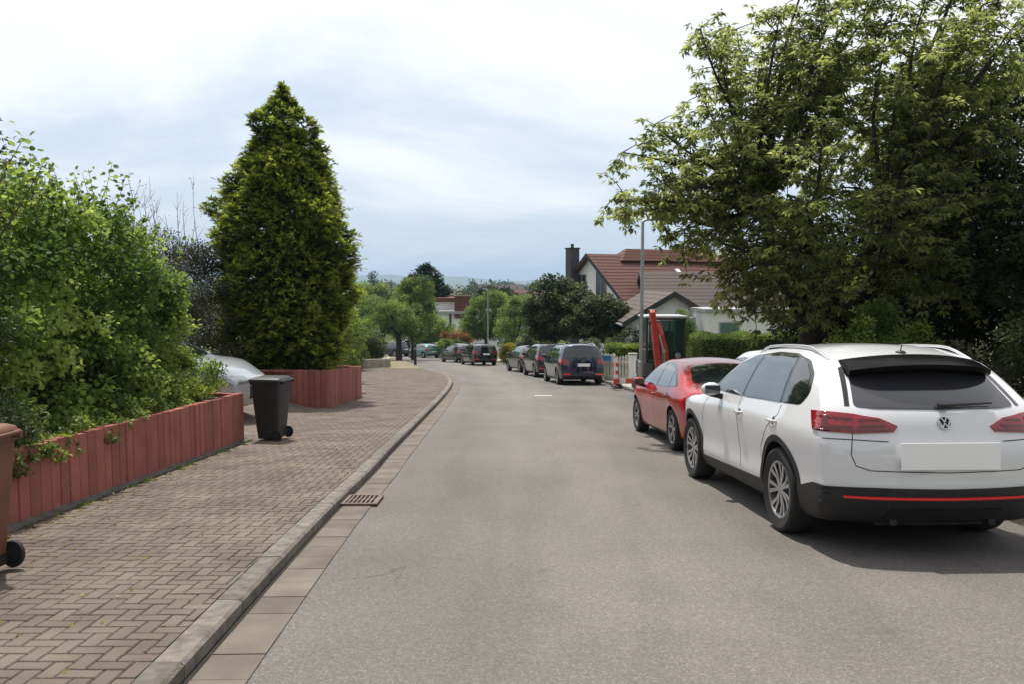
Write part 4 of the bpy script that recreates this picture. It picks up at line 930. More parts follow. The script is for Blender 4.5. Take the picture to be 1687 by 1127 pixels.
# ================================================================== VEGETATION
RG = np.random.default_rng(5)
def unit(a): return a/np.maximum(np.linalg.norm(a, axis=1, keepdims=True), 1e-9)
def leaves(name, Pn, D, Ln, Wn, m, parent=None, rnd=None, fold=0.25, up=None, rounded=False):
    "one diamond-shaped, slightly folded leaf per base point Pn along direction D"
    n = len(Pn); D = unit(D)
    U = up if up is not None else unit(RG.normal(size=(n, 3))+np.array([0, 0, 1.3]))
    S = unit(np.cross(D, U)); Nn = unit(np.cross(S, D))
    L = np.broadcast_to(np.asarray(Ln, float), (n,))[:, None]; W = np.broadcast_to(np.asarray(Wn, float), (n,))[:, None]
    if rounded:
        v = np.empty((n, 6, 3)); z_ = Nn*L*fold*.25
        v[:, 0] = Pn; v[:, 1] = Pn+D*L*.22+S*W*.46+z_; v[:, 2] = Pn+D*L*.66+S*W*.42+z_; v[:, 3] = Pn+D*L-Nn*L*.08; v[:, 4] = Pn+D*L*.66-S*W*.42+z_; v[:, 5] = Pn+D*L*.22-S*W*.46+z_
        i = np.arange(n)[:, None]*6; f = np.concatenate([i+np.array([[0, 1, 2, 3]]), i+np.array([[0, 3, 4, 5]])], axis=1).reshape(-1)
        me = bpy.data.meshes.new(name); me.vertices.add(n*6); me.vertices.foreach_set('co', v.reshape(-1)); me.loops.add(n*8); me.loops.foreach_set('vertex_index', f.astype(np.int32))
        me.polygons.add(n*2); me.polygons.foreach_set('loop_start', (np.arange(n*2)*4).astype(np.int32)); me.update(calc_edges=True)
        r = RG.random(n) if rnd is None else np.clip(rnd+RG.normal(0, .12, n), 0, 1)
        me.attributes.new('rnd', 'FLOAT', 'FACE').data.foreach_set('value', np.repeat(r, 2).astype(np.float32))
        return link(name, me, parent, m)
    v = np.empty((n, 4, 3)); v[:, 0] = Pn; v[:, 1] = Pn+D*L*.45+S*W*.5+Nn*L*fold*.3; v[:, 2] = Pn+D*L; v[:, 3] = Pn+D*L*.45-S*W*.5+Nn*L*fold*.3
    i = np.arange(n)[:, None]*4; f = np.concatenate([i+np.array([[0, 1, 2]]), i+np.array([[0, 2, 3]])], axis=1).reshape(-1)
    me = bpy.data.meshes.new(name); me.vertices.add(n*4); me.vertices.foreach_set('co', v.reshape(-1)); me.loops.add(n*6); me.loops.foreach_set('vertex_index', f.astype(np.int32))
    me.polygons.add(n*2); me.polygons.foreach_set('loop_start', (np.arange(n*2)*3).astype(np.int32)); me.update(calc_edges=True)
    r = RG.random(n) if rnd is None else np.clip(rnd+RG.normal(0, .12, n), 0, 1)
    me.attributes.new('rnd', 'FLOAT', 'FACE').data.foreach_set('value', np.repeat(r, 2).astype(np.float32))
    return link(name, me, parent, m)
def clumps(blobs, K, rs, rng=RG):
    "blobs: list of (c, r); K clump centres lying near their surfaces"
    blobs = [(np.array(c, float), np.array(r, float)) for c, r in blobs]
    wts = np.array([r[0]*r[1]+r[1]*r[2]+r[0]*r[2] for c, r in blobs]); wts /= wts.sum()
    out = []
    while len(out) < K:
        b = rng.choice(len(blobs), p=wts); c, r = blobs[b]; d = rng.normal(size=3); d /= np.linalg.norm(d)
        p = c+d*r*(1-abs(rng.normal(0, .16)))
        ins = False
        for k, (c2, r2) in enumerate(blobs):
            if k != b and (((p-c2)/r2)**2).sum() < .45: ins = True
        if ins: continue
        out.append((p, d))
    P = np.array([o[0] for o in out]); D = np.array([o[1] for o in out])
    return P, D, rng.uniform(rs[0], rs[1], K)
def foliage(name, blobs, K, rs, n, leaf, m, parent, droop=0.0, asp=.5, zmin=None, outward=.9, inner=.18, flat=.75, rounded=False):
    P, D, Rr = clumps(blobs, K, rs); k = RG.choice(K, n, p=Rr**2/(Rr**2).sum())
    e = RG.normal(size=(n, 3)); e = unit(e); e[:, 2] *= flat; rad = Rr[k][:, None]*(RG.random((n, 1))**.45)
    q = P[k]+e*rad
    ni = int(n*inner)                                # leaves inside the crown so that it is not hollow
    if ni:
        bb = RG.integers(0, len(blobs), ni); C = np.array([b[0] for b in blobs], float)[bb]; Q = np.array([b[1] for b in blobs], float)[bb]
        q[:ni] = C+unit(RG.normal(size=(ni, 3)))*Q*(RG.random((ni, 1))**.5)*.85
    d = e*outward+RG.normal(size=(n, 3))*.55+np.array([0, 0, -droop]); L = leaf*RG.uniform(.65, 1.25, n)
    rc = RG.random(K)
    if zmin is not None:
        zz = np.array([zmin(a, b) if callable(zmin) else zmin for a, b in q[:, :2]]); ok = q[:, 2] > zz; q, d, L, k = q[ok], d[ok], L[ok], k[ok]
    return leaves(name, q, d, L, L*asp, m, parent, rnd=rc[k], rounded=rounded)
def limb(a, b, sag=0.0, n=7, wob=.06, rng=random):
    a, b = Vector(a), Vector(b); L = (b-a).length; pts = []
    o1 = Vector((rng.uniform(-1, 1), rng.uniform(-1, 1), rng.uniform(-1, 1)))*L*wob; o2 = Vector((rng.uniform(-1, 1), rng.uniform(-1, 1), rng.uniform(-1, 1)))*L*wob
    for i in range(n+1):
        t = i/n; p = a.lerp(b, t)+o1*math.sin(math.pi*t)+o2*math.sin(2*math.pi*t)*.5; p.z += sag*L*math.sin(math.pi*t); pts.append(p)
    return pts
def tree(name, label, x, y, blobs, trunk_r, fork, K, rs, n, leaf, m, z0=None, group=None, droop=.1, cat='tree', limbs=7, asp=.5, lean=(0, 0), outward=.9, flat=.75, inner=.18):
    "blobs relative to the tree base"
    zb_ = gz(x, y) if z0 is None else z0
    o = empty(name, (x, y, zb_), 0, label, cat, group)
    f = foliage('crown', blobs, K, rs, n, leaf, m, o, droop=droop, asp=asp, outward=outward, flat=flat, inner=inner, zmin=.02)
    mb = MB(); fk = Vector((lean[0], lean[1], fork))
    mb.tube([(0, 0, -.15), (0, 0, .03), (lean[0]*.3, lean[1]*.3, fork*.5), tuple(fk)], [trunk_r*1.45, trunk_r*1.12, trunk_r*.95, trunk_r*.8], 10)
    rr = random.Random(int(abs(x*100+y*10)))
    for i in range(limbs):
        c, r = blobs[i % len(blobs)]; d = Vector((rr.uniform(-1, 1), rr.uniform(-1, 1), rr.uniform(-.2, 1))).normalized()
        e = Vector(c)+Vector((d.x*r[0], d.y*r[1], d.z*r[2]))*.75; pts = limb(fk-Vector((0, 0, .1)), e, .05, 6, .07, rr)
        mb.tube(pts, [trunk_r*.55*(1-.85*k/6) for k in range(7)], 6)
        for _ in range(2):
            k = rr.randint(2, 5); e2 = pts[k]+Vector((rr.uniform(-1, 1)*r[0], rr.uniform(-1, 1)*r[1], rr.uniform(-.1, 1)*r[2]))*.5; mb.tube(limb(pts[k], e2, .05, 4, .08, rr), [trunk_r*.2, trunk_r*.15, trunk_r*.1, trunk_r*.06, trunk_r*.02], 5)
    mb.build('trunk', M['bark'], o, smooth=60)
    return o
# ---------------------------------------------------------------- hedge of big maple-like leaves
def hedge_left():
    o = empty('leafy_hedge', (-5.3, 9.6, wt1(Vector((0, 9.6)))-.06), 0, 'tall bright green hedge of broad leaves, spilling over the long red wall', 'hedge')
    bl = []
    for (yy, zt, dx) in ((7.9,2.5,0),(8.7,2.78,-.1),(9.5,2.93,.02),(10.3,2.92,0),(11.1,2.72,-.05),(11.85,2.36,-.12),(12.3,1.95,-.28)):
        for sx in (0, -1.1):
            zl = .15 if yy < 12 else 1.05; c = (zt+zl)/2; bl.append(((-.22+dx+sx, yy-9.6, c-o.location.z), (.78, .75, (zt-zl)/2)))
            if yy < 11.5: bl.append(((-.05+dx+sx*.8, yy-9.6, .55-o.location.z), (.72, .7, .75)))
    foliage('foliage', bl, 760, (.12, .33), 112000, .062, M['l_maple'], o, rounded=True, asp=.85, droop=.25, zmin=lambda a, b: -.35 if a < 1.2 else -.1, outward=.8, inner=.25)
    # ragged shoots standing out of the top
    P, D = [], []; mb = MB(); rr = random.Random(9)
    for i in range(120):
        yy = rr.uniform(-1.9, 2.1); zt = np.interp(yy+9.6, [7.7, 8.8, 10.3, 11.8], [2.42, 2.74, 2.80, 2.0])-o.location.z; x_ = rr.uniform(-.9, .55); h = rr.uniform(.12, .36)
        b = Vector((x_, yy, zt-.2)); t = b+Vector((rr.uniform(-.12, .22), rr.uniform(-.15, .15), h+.2)); mb.tube([b, b.lerp(t, .5)+Vector((.02, 0, 0)), t], [.005, .004, .002], 4)
        for k in range(int(8+h*34)):
            q = b.lerp(t, rr.uniform(.2, 1)); P.append(q+Vector((rr.gauss(0, .03), rr.gauss(0, .03), rr.gauss(0, .02)))); D.append((rr.gauss(0, 1), rr.gauss(0, 1), rr.uniform(-.4, .8)))
    for (bx, by, bz, tx, ty, tz, nn) in ((.35,-2.1,1.9,.99,-2.25,2.93,90),(.2,-1.5,2.0,.62,-1.3,2.85,50),(.0,-.5,2.1,.12,-.4,2.75,40)):
        b, t = Vector((bx, by, bz)), Vector((tx, ty, tz)); pp = limb(b, t, .03, 6, .03, rr); mb.tube(pp, [.010, .009, .008, .007, .005, .004, .002], 5)
        for k in range(nn):
            q = pp[rr.randint(1, 6)]+Vector((rr.gauss(0, .05), rr.gauss(0, .05), rr.gauss(0, .05))); P.append(q); D.append((rr.gauss(0, 1), rr.gauss(0, 1), rr.uniform(-.5, .6)))
    P = np.array([tuple(p) for p in P]); L = RG.uniform(.045, .085, len(P)); leaves('shoot', P, np.array(D), L, L*.8, M['l_maple'], o, rounded=True)
    rr = random.Random(2)
    for i in range(26):
        yy = rr.uniform(-2, 2.7); x_ = rr.uniform(-1, -.1); mb.tube(limb((x_, yy, -.15), (x_+rr.uniform(-.2, .5), yy+rr.uniform(-.5, .5), rr.uniform(1.0, 1.9)), 0, 6, .06, rr), [.022, .02, .018, .015, .012, .008, .004], 5)
    mb.build('stem', M['twig'], o, smooth=60)
hedge_left()
def shrub(name, label, x, y, z, blobs, K, rs, n, leaf, m, group=None, cat='bush', asp=.55, droop=.1, stems=6, outward=.9, inner=.2):
    o = empty(name, (x, y, z), 0, label, cat, group)
    foliage('foliage', blobs, K, rs, n, leaf, m, o, asp=asp, droop=droop, outward=outward, zmin=-.1, inner=inner)
    mb = MB(); rr = random.Random(int(abs(x*77+y*13)))
    for i in range(stems):
        c, r = blobs[i % len(blobs)]; mb.tube(limb((rr.uniform(-.1, .1), rr.uniform(-.1, .1), -.2), Vector(c)+Vector((rr.uniform(-.6, .6)*r[0], rr.uniform(-.6, .6)*r[1], rr.uniform(.1, .8)*r[2])), .02, 5, .08, rr), [.03, .025, .02, .014, .009, .004], 5)
    mb.build('stem', M['twig'], o, smooth=60)
    return o
zs = lambda y: wt1(Vector((0, y)))-.06
shrub('small_leaved_bush', 'dark small-leaved bush at the left edge, above the brown bin', -5.0, 6.9, zs(6.9), [((-.15,.15,1.1),(.68,.6,1.2)),((.25,-.2,.3),(.6,.8,.45)),((-.4,-.6,1.1),(.6,.7,1.15))], 160, (.12,.26), 34000, .036, M['l_yew'], asp=.45)
shrub('low_bush', 'low yellow-green bush spilling over the wall end, in front of the silver car', -4.95, 12.2, zs(12.2), [((.05,.05,.26),(.55,.75,.38)),((-.5,.1,.48),(.6,.7,.55)),((.1,-.9,.2),(.4,.6,.3))], 140, (.09,.18), 21000, .05, M['l_lime'], asp=.6)
shrub('ivy', 'trailing dark green ivy at the wall top, below the broad-leaved hedge', -4.6, 8.9, zs(8.9), [((.06,-1.6,.0),(.30,.8,.2)),((.05,-.4,.03),(.30,.9,.2)),((.0,.9,.05),(.3,.9,.2)),((.03,-2.6,.0),(.25,.5,.2))], 150, (.06,.13), 15000, .045, M['l_mid'], asp=.85, cat='ivy', stems=3)
shrub('dusky_bush', 'grey-brown thin-leaved bush between the broad-leaved hedge and the tall conifer', -9.0, 20.6, -.85, [((0,0,1.9),(1.5,1.4,2.1)),((1.1,-.3,1.7),(1.0,1.0,1.9)),((-1.2,-.6,2.0),(1.2,1.2,1.9))], 300, (.18,.4), 60000, .075, M['l_dusk'], asp=.42)
# bare shoots rising from that bush
o = empty('bare_shrub', (-8.3, 19.3, -.85), 0, 'bare wispy twigs rising above the dusky bush left of the conifer', 'shrub')
mb = MB(); rr = random.Random(4); P = []
for i in range(16):
    bx = rr.uniform(-1.0, 1.0); b = Vector((bx, rr.uniform(-.5, .5), 2.4)); t = b+Vector((rr.uniform(-.5, .3), rr.uniform(-.2, .2), rr.uniform(1.4, 2.6)*(.75 if bx < -.2 else 1))); pp = limb(b, t, 0, 6, .03, rr); mb.tube(pp, [.012, .011, .009, .008, .006, .005, .003], 4)
    for k in range(5): s = pp[rr.randint(2, 6)]; mb.tube([s, s+Vector((rr.uniform(-.2, .2), rr.uniform(-.1, .1), rr.uniform(.15, .4)))], [.005, .002], 4); P.append(tuple(s+Vector((rr.gauss(0,.05), 0, rr.gauss(.1,.1)))))
    for k in range(6): P.append(tuple(pp[rr.randint(3, 6)]+Vector((rr.gauss(0, .04), 0, rr.gauss(0, .08)))))
mb.tube([(0,0,-.1),(0,0,2.5)], [.06,.03], 6)
mb.build('stem', M['twig'], o, smooth=60)
P = np.array(P); leaves('foliage', P, RG.normal(size=P.shape), .06, .02, M['l_dusk'], o)
# ---------------------------------------------------------------- golden conifer
def conifer(x, y, z0, label, prof, n_sp, per, leaf, m, name='conifer', group=None, lumpy=.16, seed=1, spray=.42):
    "prof: (height above base, radius)"
    o = empty(name, (x, y, z0), 0, label, 'tree', group); rg = np.random.default_rng(seed)
    hs = np.array([p[0] for p in prof]); rs = np.array([p[1] for p in prof]); z = []
    wts = rs[:-1]*.5+rs[1:]*.5; seg = np.diff(hs)*wts+.02; cs = np.cumsum(seg)/seg.sum()
    u = rg.random(n_sp); i = np.searchsorted(cs, u); zz = hs[i]+rg.random(n_sp)*(hs[i+1]-hs[i]); th = rg.random(n_sp)*2*math.pi
    rad = np.interp(zz, hs, rs)
    rad = rad*(.70 if lumpy == .22 else 1)
    if lumpy == .22:                                      # big drooping boughs that stand out of the outline
        nb = 95; bz = rg.uniform(.4, hs[-1]*.93, nb); bt = rg.uniform(0, 2*math.pi, nb); ba = rg.uniform(-.10, .30, nb)
        dth = np.abs((th[:, None]-bt[None]+math.pi) % (2*math.pi)-math.pi)*np.maximum(rad[:, None], .35); dz_ = (zz[:, None]-bz[None]); dz_ = np.where(dz_ > 0, dz_/.22, dz_/.5)
        rad = rad+(ba[None]*np.exp(-(dth/.34)**2-dz_**2)).sum(1)
    lump = 1+lumpy*(np.sin(th*3+zz*1.7+seed)*.5+np.sin(th*5-zz*2.9)*.45+np.sin(th*9+zz*5.3)*.35)
    rad = rad*lump*(1-np.abs(rg.normal(0, .06, n_sp)))
    inn = rg.random(n_sp) < .25; rad[inn] *= rg.uniform(.3, .85, inn.sum())
    C = np.stack([rad*np.cos(th), rad*np.sin(th), zz], 1); out = np.stack([np.cos(th), np.sin(th), np.zeros(n_sp)], 1)
    ax = unit(out*rg.uniform(.5, 1.1, (n_sp, 1))+np.array([0, 0, .55])+rg.normal(size=(n_sp, 3))*.28)       # spray axis, tips nodding
    sd_ = unit(np.cross(ax, np.array([0, 0, 1.0]))+rg.normal(size=(n_sp, 3))*.35); ln = spray*np.where(rg.random(n_sp) < .04+.10*(zz > hs[-1]*.66), 1.75, rg.uniform(.55, 1.25, n_sp))*np.clip(.45+.6*np.interp(zz, hs, rs)/rs.max(), .4, 1)
    t = rg.random((n_sp, per)); s = rg.choice([-1, 1], (n_sp, per))
    base = C[:, None]-ax[:, None]*ln[:, None, None]*.5+ax[:, None]*(t*ln[:, None])[..., None]
    base[..., 2] -= (t**2)*ln[:, None]*.30
    d = ax[:, None]*.75+sd_[:, None]*(s*(1.15-t))[..., None]+rg.normal(size=(n_sp, per, 3))*.22-np.array([0, 0, .25])
    L = leaf*rg.uniform(.7, 1.4, (n_sp, per))*(1.25-.5*t)
    up = np.repeat(unit(np.cross(sd_, ax)), per, 0)
    rc = np.repeat(rg.random(n_sp), per)*.35+t.reshape(-1)*.75-.05
    leaves('crown', base.reshape(-1, 3), d.reshape(-1, 3), L.reshape(-1), L.reshape(-1)*.30, m, o, rnd=rc, up=up+RG.normal(size=up.shape)*.25)
    mb = MB(); H = hs[-1]; mb.tube([(0, 0, -.3), (0, 0, H*.3), (.03, 0, H*.65), (0, 0, H*.97)], [.2, .15, .09, .015], 10); rr = random.Random(seed)
    for k in range(46):
        h = rr.uniform(.05, .93)*H; a = rr.uniform(0, 6.28); r = float(np.interp(h, hs, rs))*.8; mb.tube(limb((0, 0, h-.15*r), (r*math.cos(a), r*math.sin(a), h+.1*r), .03, 4, .04, rr), [.03, .024, .018, .012, .005], 5)
    mb.build('trunk', M['bark'], o, smooth=60)
    return o
zc = -.75
conifer(-6.02, 21.9, zc, 'very tall golden-green conifer behind the short red wall', [(0.05,1.6),(.5,1.95),(1.3,2.1),(2.4,2.14),(3.4,2.1),(4.2,2.0),(4.9,1.84),(5.4,1.62),(5.8,1.36),(6.1,1.05),(6.35,.62),(6.75,.40),(7.1,.36),(7.35,.22),(7.66,.03)], 8600, 24, .115, M['l_thuja'], seed=3, lumpy=.22, spray=.5)
conifer(-7.15, 11.3, 0.0, 'dark fir tip showing at the very left edge above the hedge', [(0,1.2),(1.5,1.1),(2.7,.7),(3.4,.36),(4.15,.03)], 900, 18, .07, M['l_fir'], seed=8)
# ---------------------------------------------------------------- big drooping-leaf tree on the right
def big_tree():
    bx, by = 5.55, 15.3; zb_ = gz(bx, by)+.05; o = empty('broadleaf_tree', (bx, by, zb_), 0, 'huge broad green tree with drooping leaves, its crown overhanging the parked red car', 'tree')
    def px(u, v, Y):   # crown targets as seen; real 3D points at depth Y
        return Vector(((u-843.5)/F*Y-bx, Y-by, EYE+(466-v)/F*Y-zb_))
    rr = random.Random(21); fk = Vector((.05, 0, 2.0)); mb = MB()
    mb.tube([(0,0,-.25),(0,0,.05),(.03,0,.5),(.0,.02,1.2),tuple(fk)], [.33,.25,.22,.21,.22], 14)
    T = [(1140,50,14.5),(1185,95,15),(1265,35,14.8),(1250,110,15.5),(1330,60,15),(1385,40,14),(1395,110,16),(1450,40,14.5),(1490,90,15.5),(1560,70,13.5),(1640,60,13.2),(1675,110,15),(1150,165,15.5),(1075,215,15),(1025,258,14.6),(1005,350,14.8),(1012,335,14.2),(1100,300,14),(1060,350,16),(1160,255,16.5),(1190,200,14),(1265,190,15),
         (1300,250,16),(1350,200,13.5),(1420,220,16),(1500,200,14),(1580,180,15.5),(1650,220,13.6),(1240,330,13.8),(1170,390,14.5),(1120,420,15.5),(1190,455,14.6),(1245,500,14.2),(1300,430,13.6),(1360,380,14),(1430,330,13.2),(1500,300,15),(1570,330,13.4),(1650,330,14.5),(1450,420,14.4),(1540,420,14),(1640,430,14.5),
         (1350,300,18),(1250,260,18.5),(1450,140,18.5),(1550,260,18.5),(1150,330,18),(1300,140,18),(1700,150,16),(1760,250,15),(1720,350,14),(1200,60,17),(1330,-40,15),(1450,-60,15),(1560,-50,15),(1650,-40,14.5),(1300,360,17.5),(1400,440,17),(1210,420,16.5),(1280,480,15.5),(1090,390,15),(1380,480,13.8),(1230,300,14.5),(1330,330,13.4),(1400,300,14),(1290,400,14.8),(1340,460,14.3),(1420,500,14.6),(1480,380,13.6),(1520,480,14.2),(1600,480,14),(1600,380,15),(1240,450,17),(1340,420,16.5),(1450,250,15.5),(1380,160,14.6),(1530,130,14.6),(1120,350,15.5),(1200,360,15),(1170,300,14.8),(1270,520,14.3),(1330,500,13.8),(1420,15,15),(1440,90,14),(1500,25,14.2),(1520,110,15),(1470,165,14),(1600,15,14),(1595,120,14.6),(1400,185,15),(1545,175,14.2),(1360,110,14),(1640,160,14),(1680,30,14)]
    NO = []   # (pos, dir, weight)
    mains = []
    for k in range(11):
        a = 2*math.pi*k/11+rr.uniform(-.2, .2); e = fk+Vector((math.cos(a)*rr.uniform(1.2, 2.2), math.sin(a)*rr.uniform(1.0, 1.7), rr.uniform(1.3, 3.2)))
        pts = limb(fk-Vector((0,0,.12)), e, -.04, 8, .06, rr); mb.tube(pts, [.105-.009*i for i in range(9)], 8); mains.append(pts)
    for u, v, Y in T:
        e = px(u+rr.uniform(-8, 8), v+rr.uniform(-8, 8), Y)
        best = min((((p-e).length+.5*abs(i-6), mi, i) for mi, m_ in enumerate(mains) for i, p in enumerate(m_) if i > 2), key=lambda q: q[0]); s = mains[best[1]][best[2]]
        L = (e-s).length; nn = max(6, int(L/.3)); pts = limb(s, e, .04, nn, .05, rr); r0 = min(.055, .016+.010*L); mb.tube(pts, [r0*(1-.85*i/nn)+.004 for i in range(nn+1)], 6)
        for i in range(1, nn+1):
            t = i/nn
            if t < .25: continue
            for _ in range((4 if t > .4 else 3) if v > 180 else (4 if t > .4 else 2)):
                d = Vector((rr.gauss(0, 1), rr.gauss(0, 1), rr.gauss(.15, .75))).normalized(); l = rr.uniform(.35, 1.0)*(1.15-.5*t)
                q = pts[i]+d*l+Vector((0, 0, -.1*l)); mid = pts[i].lerp(q, .5)+Vector((0, 0, .08*l)); mb.tube([pts[i], mid, q], [.011, .007, .003], 4, cap=False)
                for f_ in (.45, .62, .78, .9, 1.0): NO.append((pts[i].lerp(q, f_)+Vector((rr.gauss(0, .05), rr.gauss(0, .05), rr.gauss(0, .04))), d))
        for f_ in (.0, .05, .1, .16): NO.append((pts[-1].lerp(pts[-3], f_*4), (pts[-1]-pts[-3]).normalized()))
    mb.build('trunk', M['bark'], o, smooth=60)
    P = np.array([tuple(a) for a, b in NO]); D = np.array([tuple(b) for a, b in NO]); n = len(P); per = 8
    az = RG.random((n, per))*2*math.pi; el = RG.uniform(-.95, .0, (n, per))
    d = np.stack([np.cos(az)*np.cos(el), np.sin(az)*np.cos(el), np.sin(el)], -1)+D[:, None]*.35
    b = np.repeat(P[:, None], per, 1)+d*.02; L = RG.uniform(.085, .155, n*per); rc = np.repeat(RG.random(n), per)
    leaves('crown', b.reshape(-1, 3), d.reshape(-1, 3), L, L*.34, M['l_cherry'], o, rnd=rc, fold=.5, up=np.repeat(np.array([[0, 0, 1.0]]), n*per, 0)+RG.normal(size=(n*per, 3))*.3)
    print('big tree leaves', n*per)
big_tree()
# ---------------------------------------------------------------- dark mass on the right
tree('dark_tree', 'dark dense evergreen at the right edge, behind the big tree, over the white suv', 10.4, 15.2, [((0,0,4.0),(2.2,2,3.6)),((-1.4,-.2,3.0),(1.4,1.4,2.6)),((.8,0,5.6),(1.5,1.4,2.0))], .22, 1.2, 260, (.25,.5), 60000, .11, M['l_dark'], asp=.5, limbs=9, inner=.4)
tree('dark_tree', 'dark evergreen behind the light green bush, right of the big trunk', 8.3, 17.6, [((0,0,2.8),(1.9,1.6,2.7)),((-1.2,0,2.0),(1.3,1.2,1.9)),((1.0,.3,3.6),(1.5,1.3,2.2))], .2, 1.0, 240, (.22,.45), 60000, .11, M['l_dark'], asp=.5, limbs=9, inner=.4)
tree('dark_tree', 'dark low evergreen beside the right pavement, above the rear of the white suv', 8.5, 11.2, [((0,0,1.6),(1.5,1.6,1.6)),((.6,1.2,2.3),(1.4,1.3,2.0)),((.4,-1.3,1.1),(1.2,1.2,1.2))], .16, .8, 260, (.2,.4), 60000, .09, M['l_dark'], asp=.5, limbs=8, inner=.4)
tree('reddish_tree', 'reddish-brown leafed tree high behind the big tree at the right edge', 12.8, 19.5, [((0,0,6.2),(2.0,2,2.6)),((-1.2,-.3,5.4),(1.4,1.4,1.9)),((.6,0,4.0),(1.5,1.5,1.8))], .2, 3.2, 160, (.3,.55), 20000, .10, M['l_dusk'], asp=.4, limbs=8)
shrub('light_bush', 'bright green rounded bush behind the white suv roof, right of the thick trunk', 5.95, 13.6, gz(0,13.6), [((0,0,1.15),(.62,.6,1.05)),((.75,.1,1.0),(.6,.6,.95)),((.15,.2,1.95),(.28,.3,.35))], 130, (.12,.24), 17000, .075, M['l_lime'], asp=.5)
shrub('weedy_bush', 'brownish weedy bush behind the aerial of the white suv', 6.6, 11.9, gz(0,11.9), [((0,0,.85),(.8,.7,.85)),((.9,.0,.8),(.7,.6,.85))], 110, (.12,.26), 16000, .06, M['l_dusk'], asp=.25, outward=.5, droop=-.4)
shrub('light_bush', 'yellow-green bush at the right edge beside the white suv tail', 7.2, 10.0, gz(0,10.0), [((0,0,.72),(.7,.7,.66)),((.6,.2,.8),(.6,.6,.6))], 90, (.12,.24), 13000, .07, M['l_lime'], asp=.5)
# ================================================================== HEDGES, FURNITURE, EXCAVATOR
def box_hedge(label, x0, x1, y0, y1, h, n, leaf, m, name='clipped_hedge'):
    cx, cy = (x0+x1)/2, (y0+y1)/2; zb_ = gz(cx, cy); o = empty(name, (cx, cy, zb_), 0, label, 'hedge')
    rg = RG; sx, sy = (x1-x0)/2, (y1-y0)/2
    # points on the five faces
    A = np.array([2*sx*h, 2*sx*h, 2*sy*h, 2*sy*h, 4*sx*sy]); f = rg.choice(5, n, p=A/A.sum()); u, v = rg.uniform(-1, 1, n), rg.random(n)
    lo = -SL*0
    P = np.zeros((n, 3)); Nn = np.zeros((n, 3))
    for k, (nx_, ny_, nz_) in enumerate(((0,-1,0),(0,1,0),(-1,0,0),(1,0,0),(0,0,1))):
        q = f == k; c = q.sum()
        if k < 2: P[q] = np.stack([u[q]*sx, np.full(c, ny_*sy), v[q]*h], 1)
        elif k < 4: P[q] = np.stack([np.full(c, nx_*sx), u[q]*sy, v[q]*h], 1)
        else: P[q] = np.stack([u[q]*sx, (v[q]*2-1)*sy, np.full(c, h)], 1)
        Nn[q] = (nx_, ny_, nz_)
    bump = .05*(np.sin(P[:, :1]*5+P[:, 2:]*3)+np.sin(P[:, 1:2]*4.3+P[:, :1]*2.2))
    P += Nn*(bump-np.abs(rg.normal(0, .07, (n, 1)))); P[:, 2] += -SL*P[:, 1]
    leaves('foliage', P, Nn+rg.normal(size=(n, 3))*.8+np.array([0, 0, .25]), leaf*rg.uniform(.7, 1.4, n), leaf*.5, m, o)
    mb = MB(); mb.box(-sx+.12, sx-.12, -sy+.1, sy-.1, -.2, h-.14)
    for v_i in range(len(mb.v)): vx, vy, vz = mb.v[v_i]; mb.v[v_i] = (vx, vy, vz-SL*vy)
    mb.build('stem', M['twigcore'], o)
    return o
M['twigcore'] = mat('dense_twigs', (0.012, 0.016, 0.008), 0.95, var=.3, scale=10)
box_hedge('clipped green hedge in front of the white house, right of the excavator', 5.3, 9.6, 23.2, 24.3, 1.92, 42000, .055, M['l_mid'])
box_hedge('clipped yellow-green hedge behind the pale picket fence', 3.9, 5.9, 33.5, 34.6, 1.55, 14000, .07, M['l_lime'])
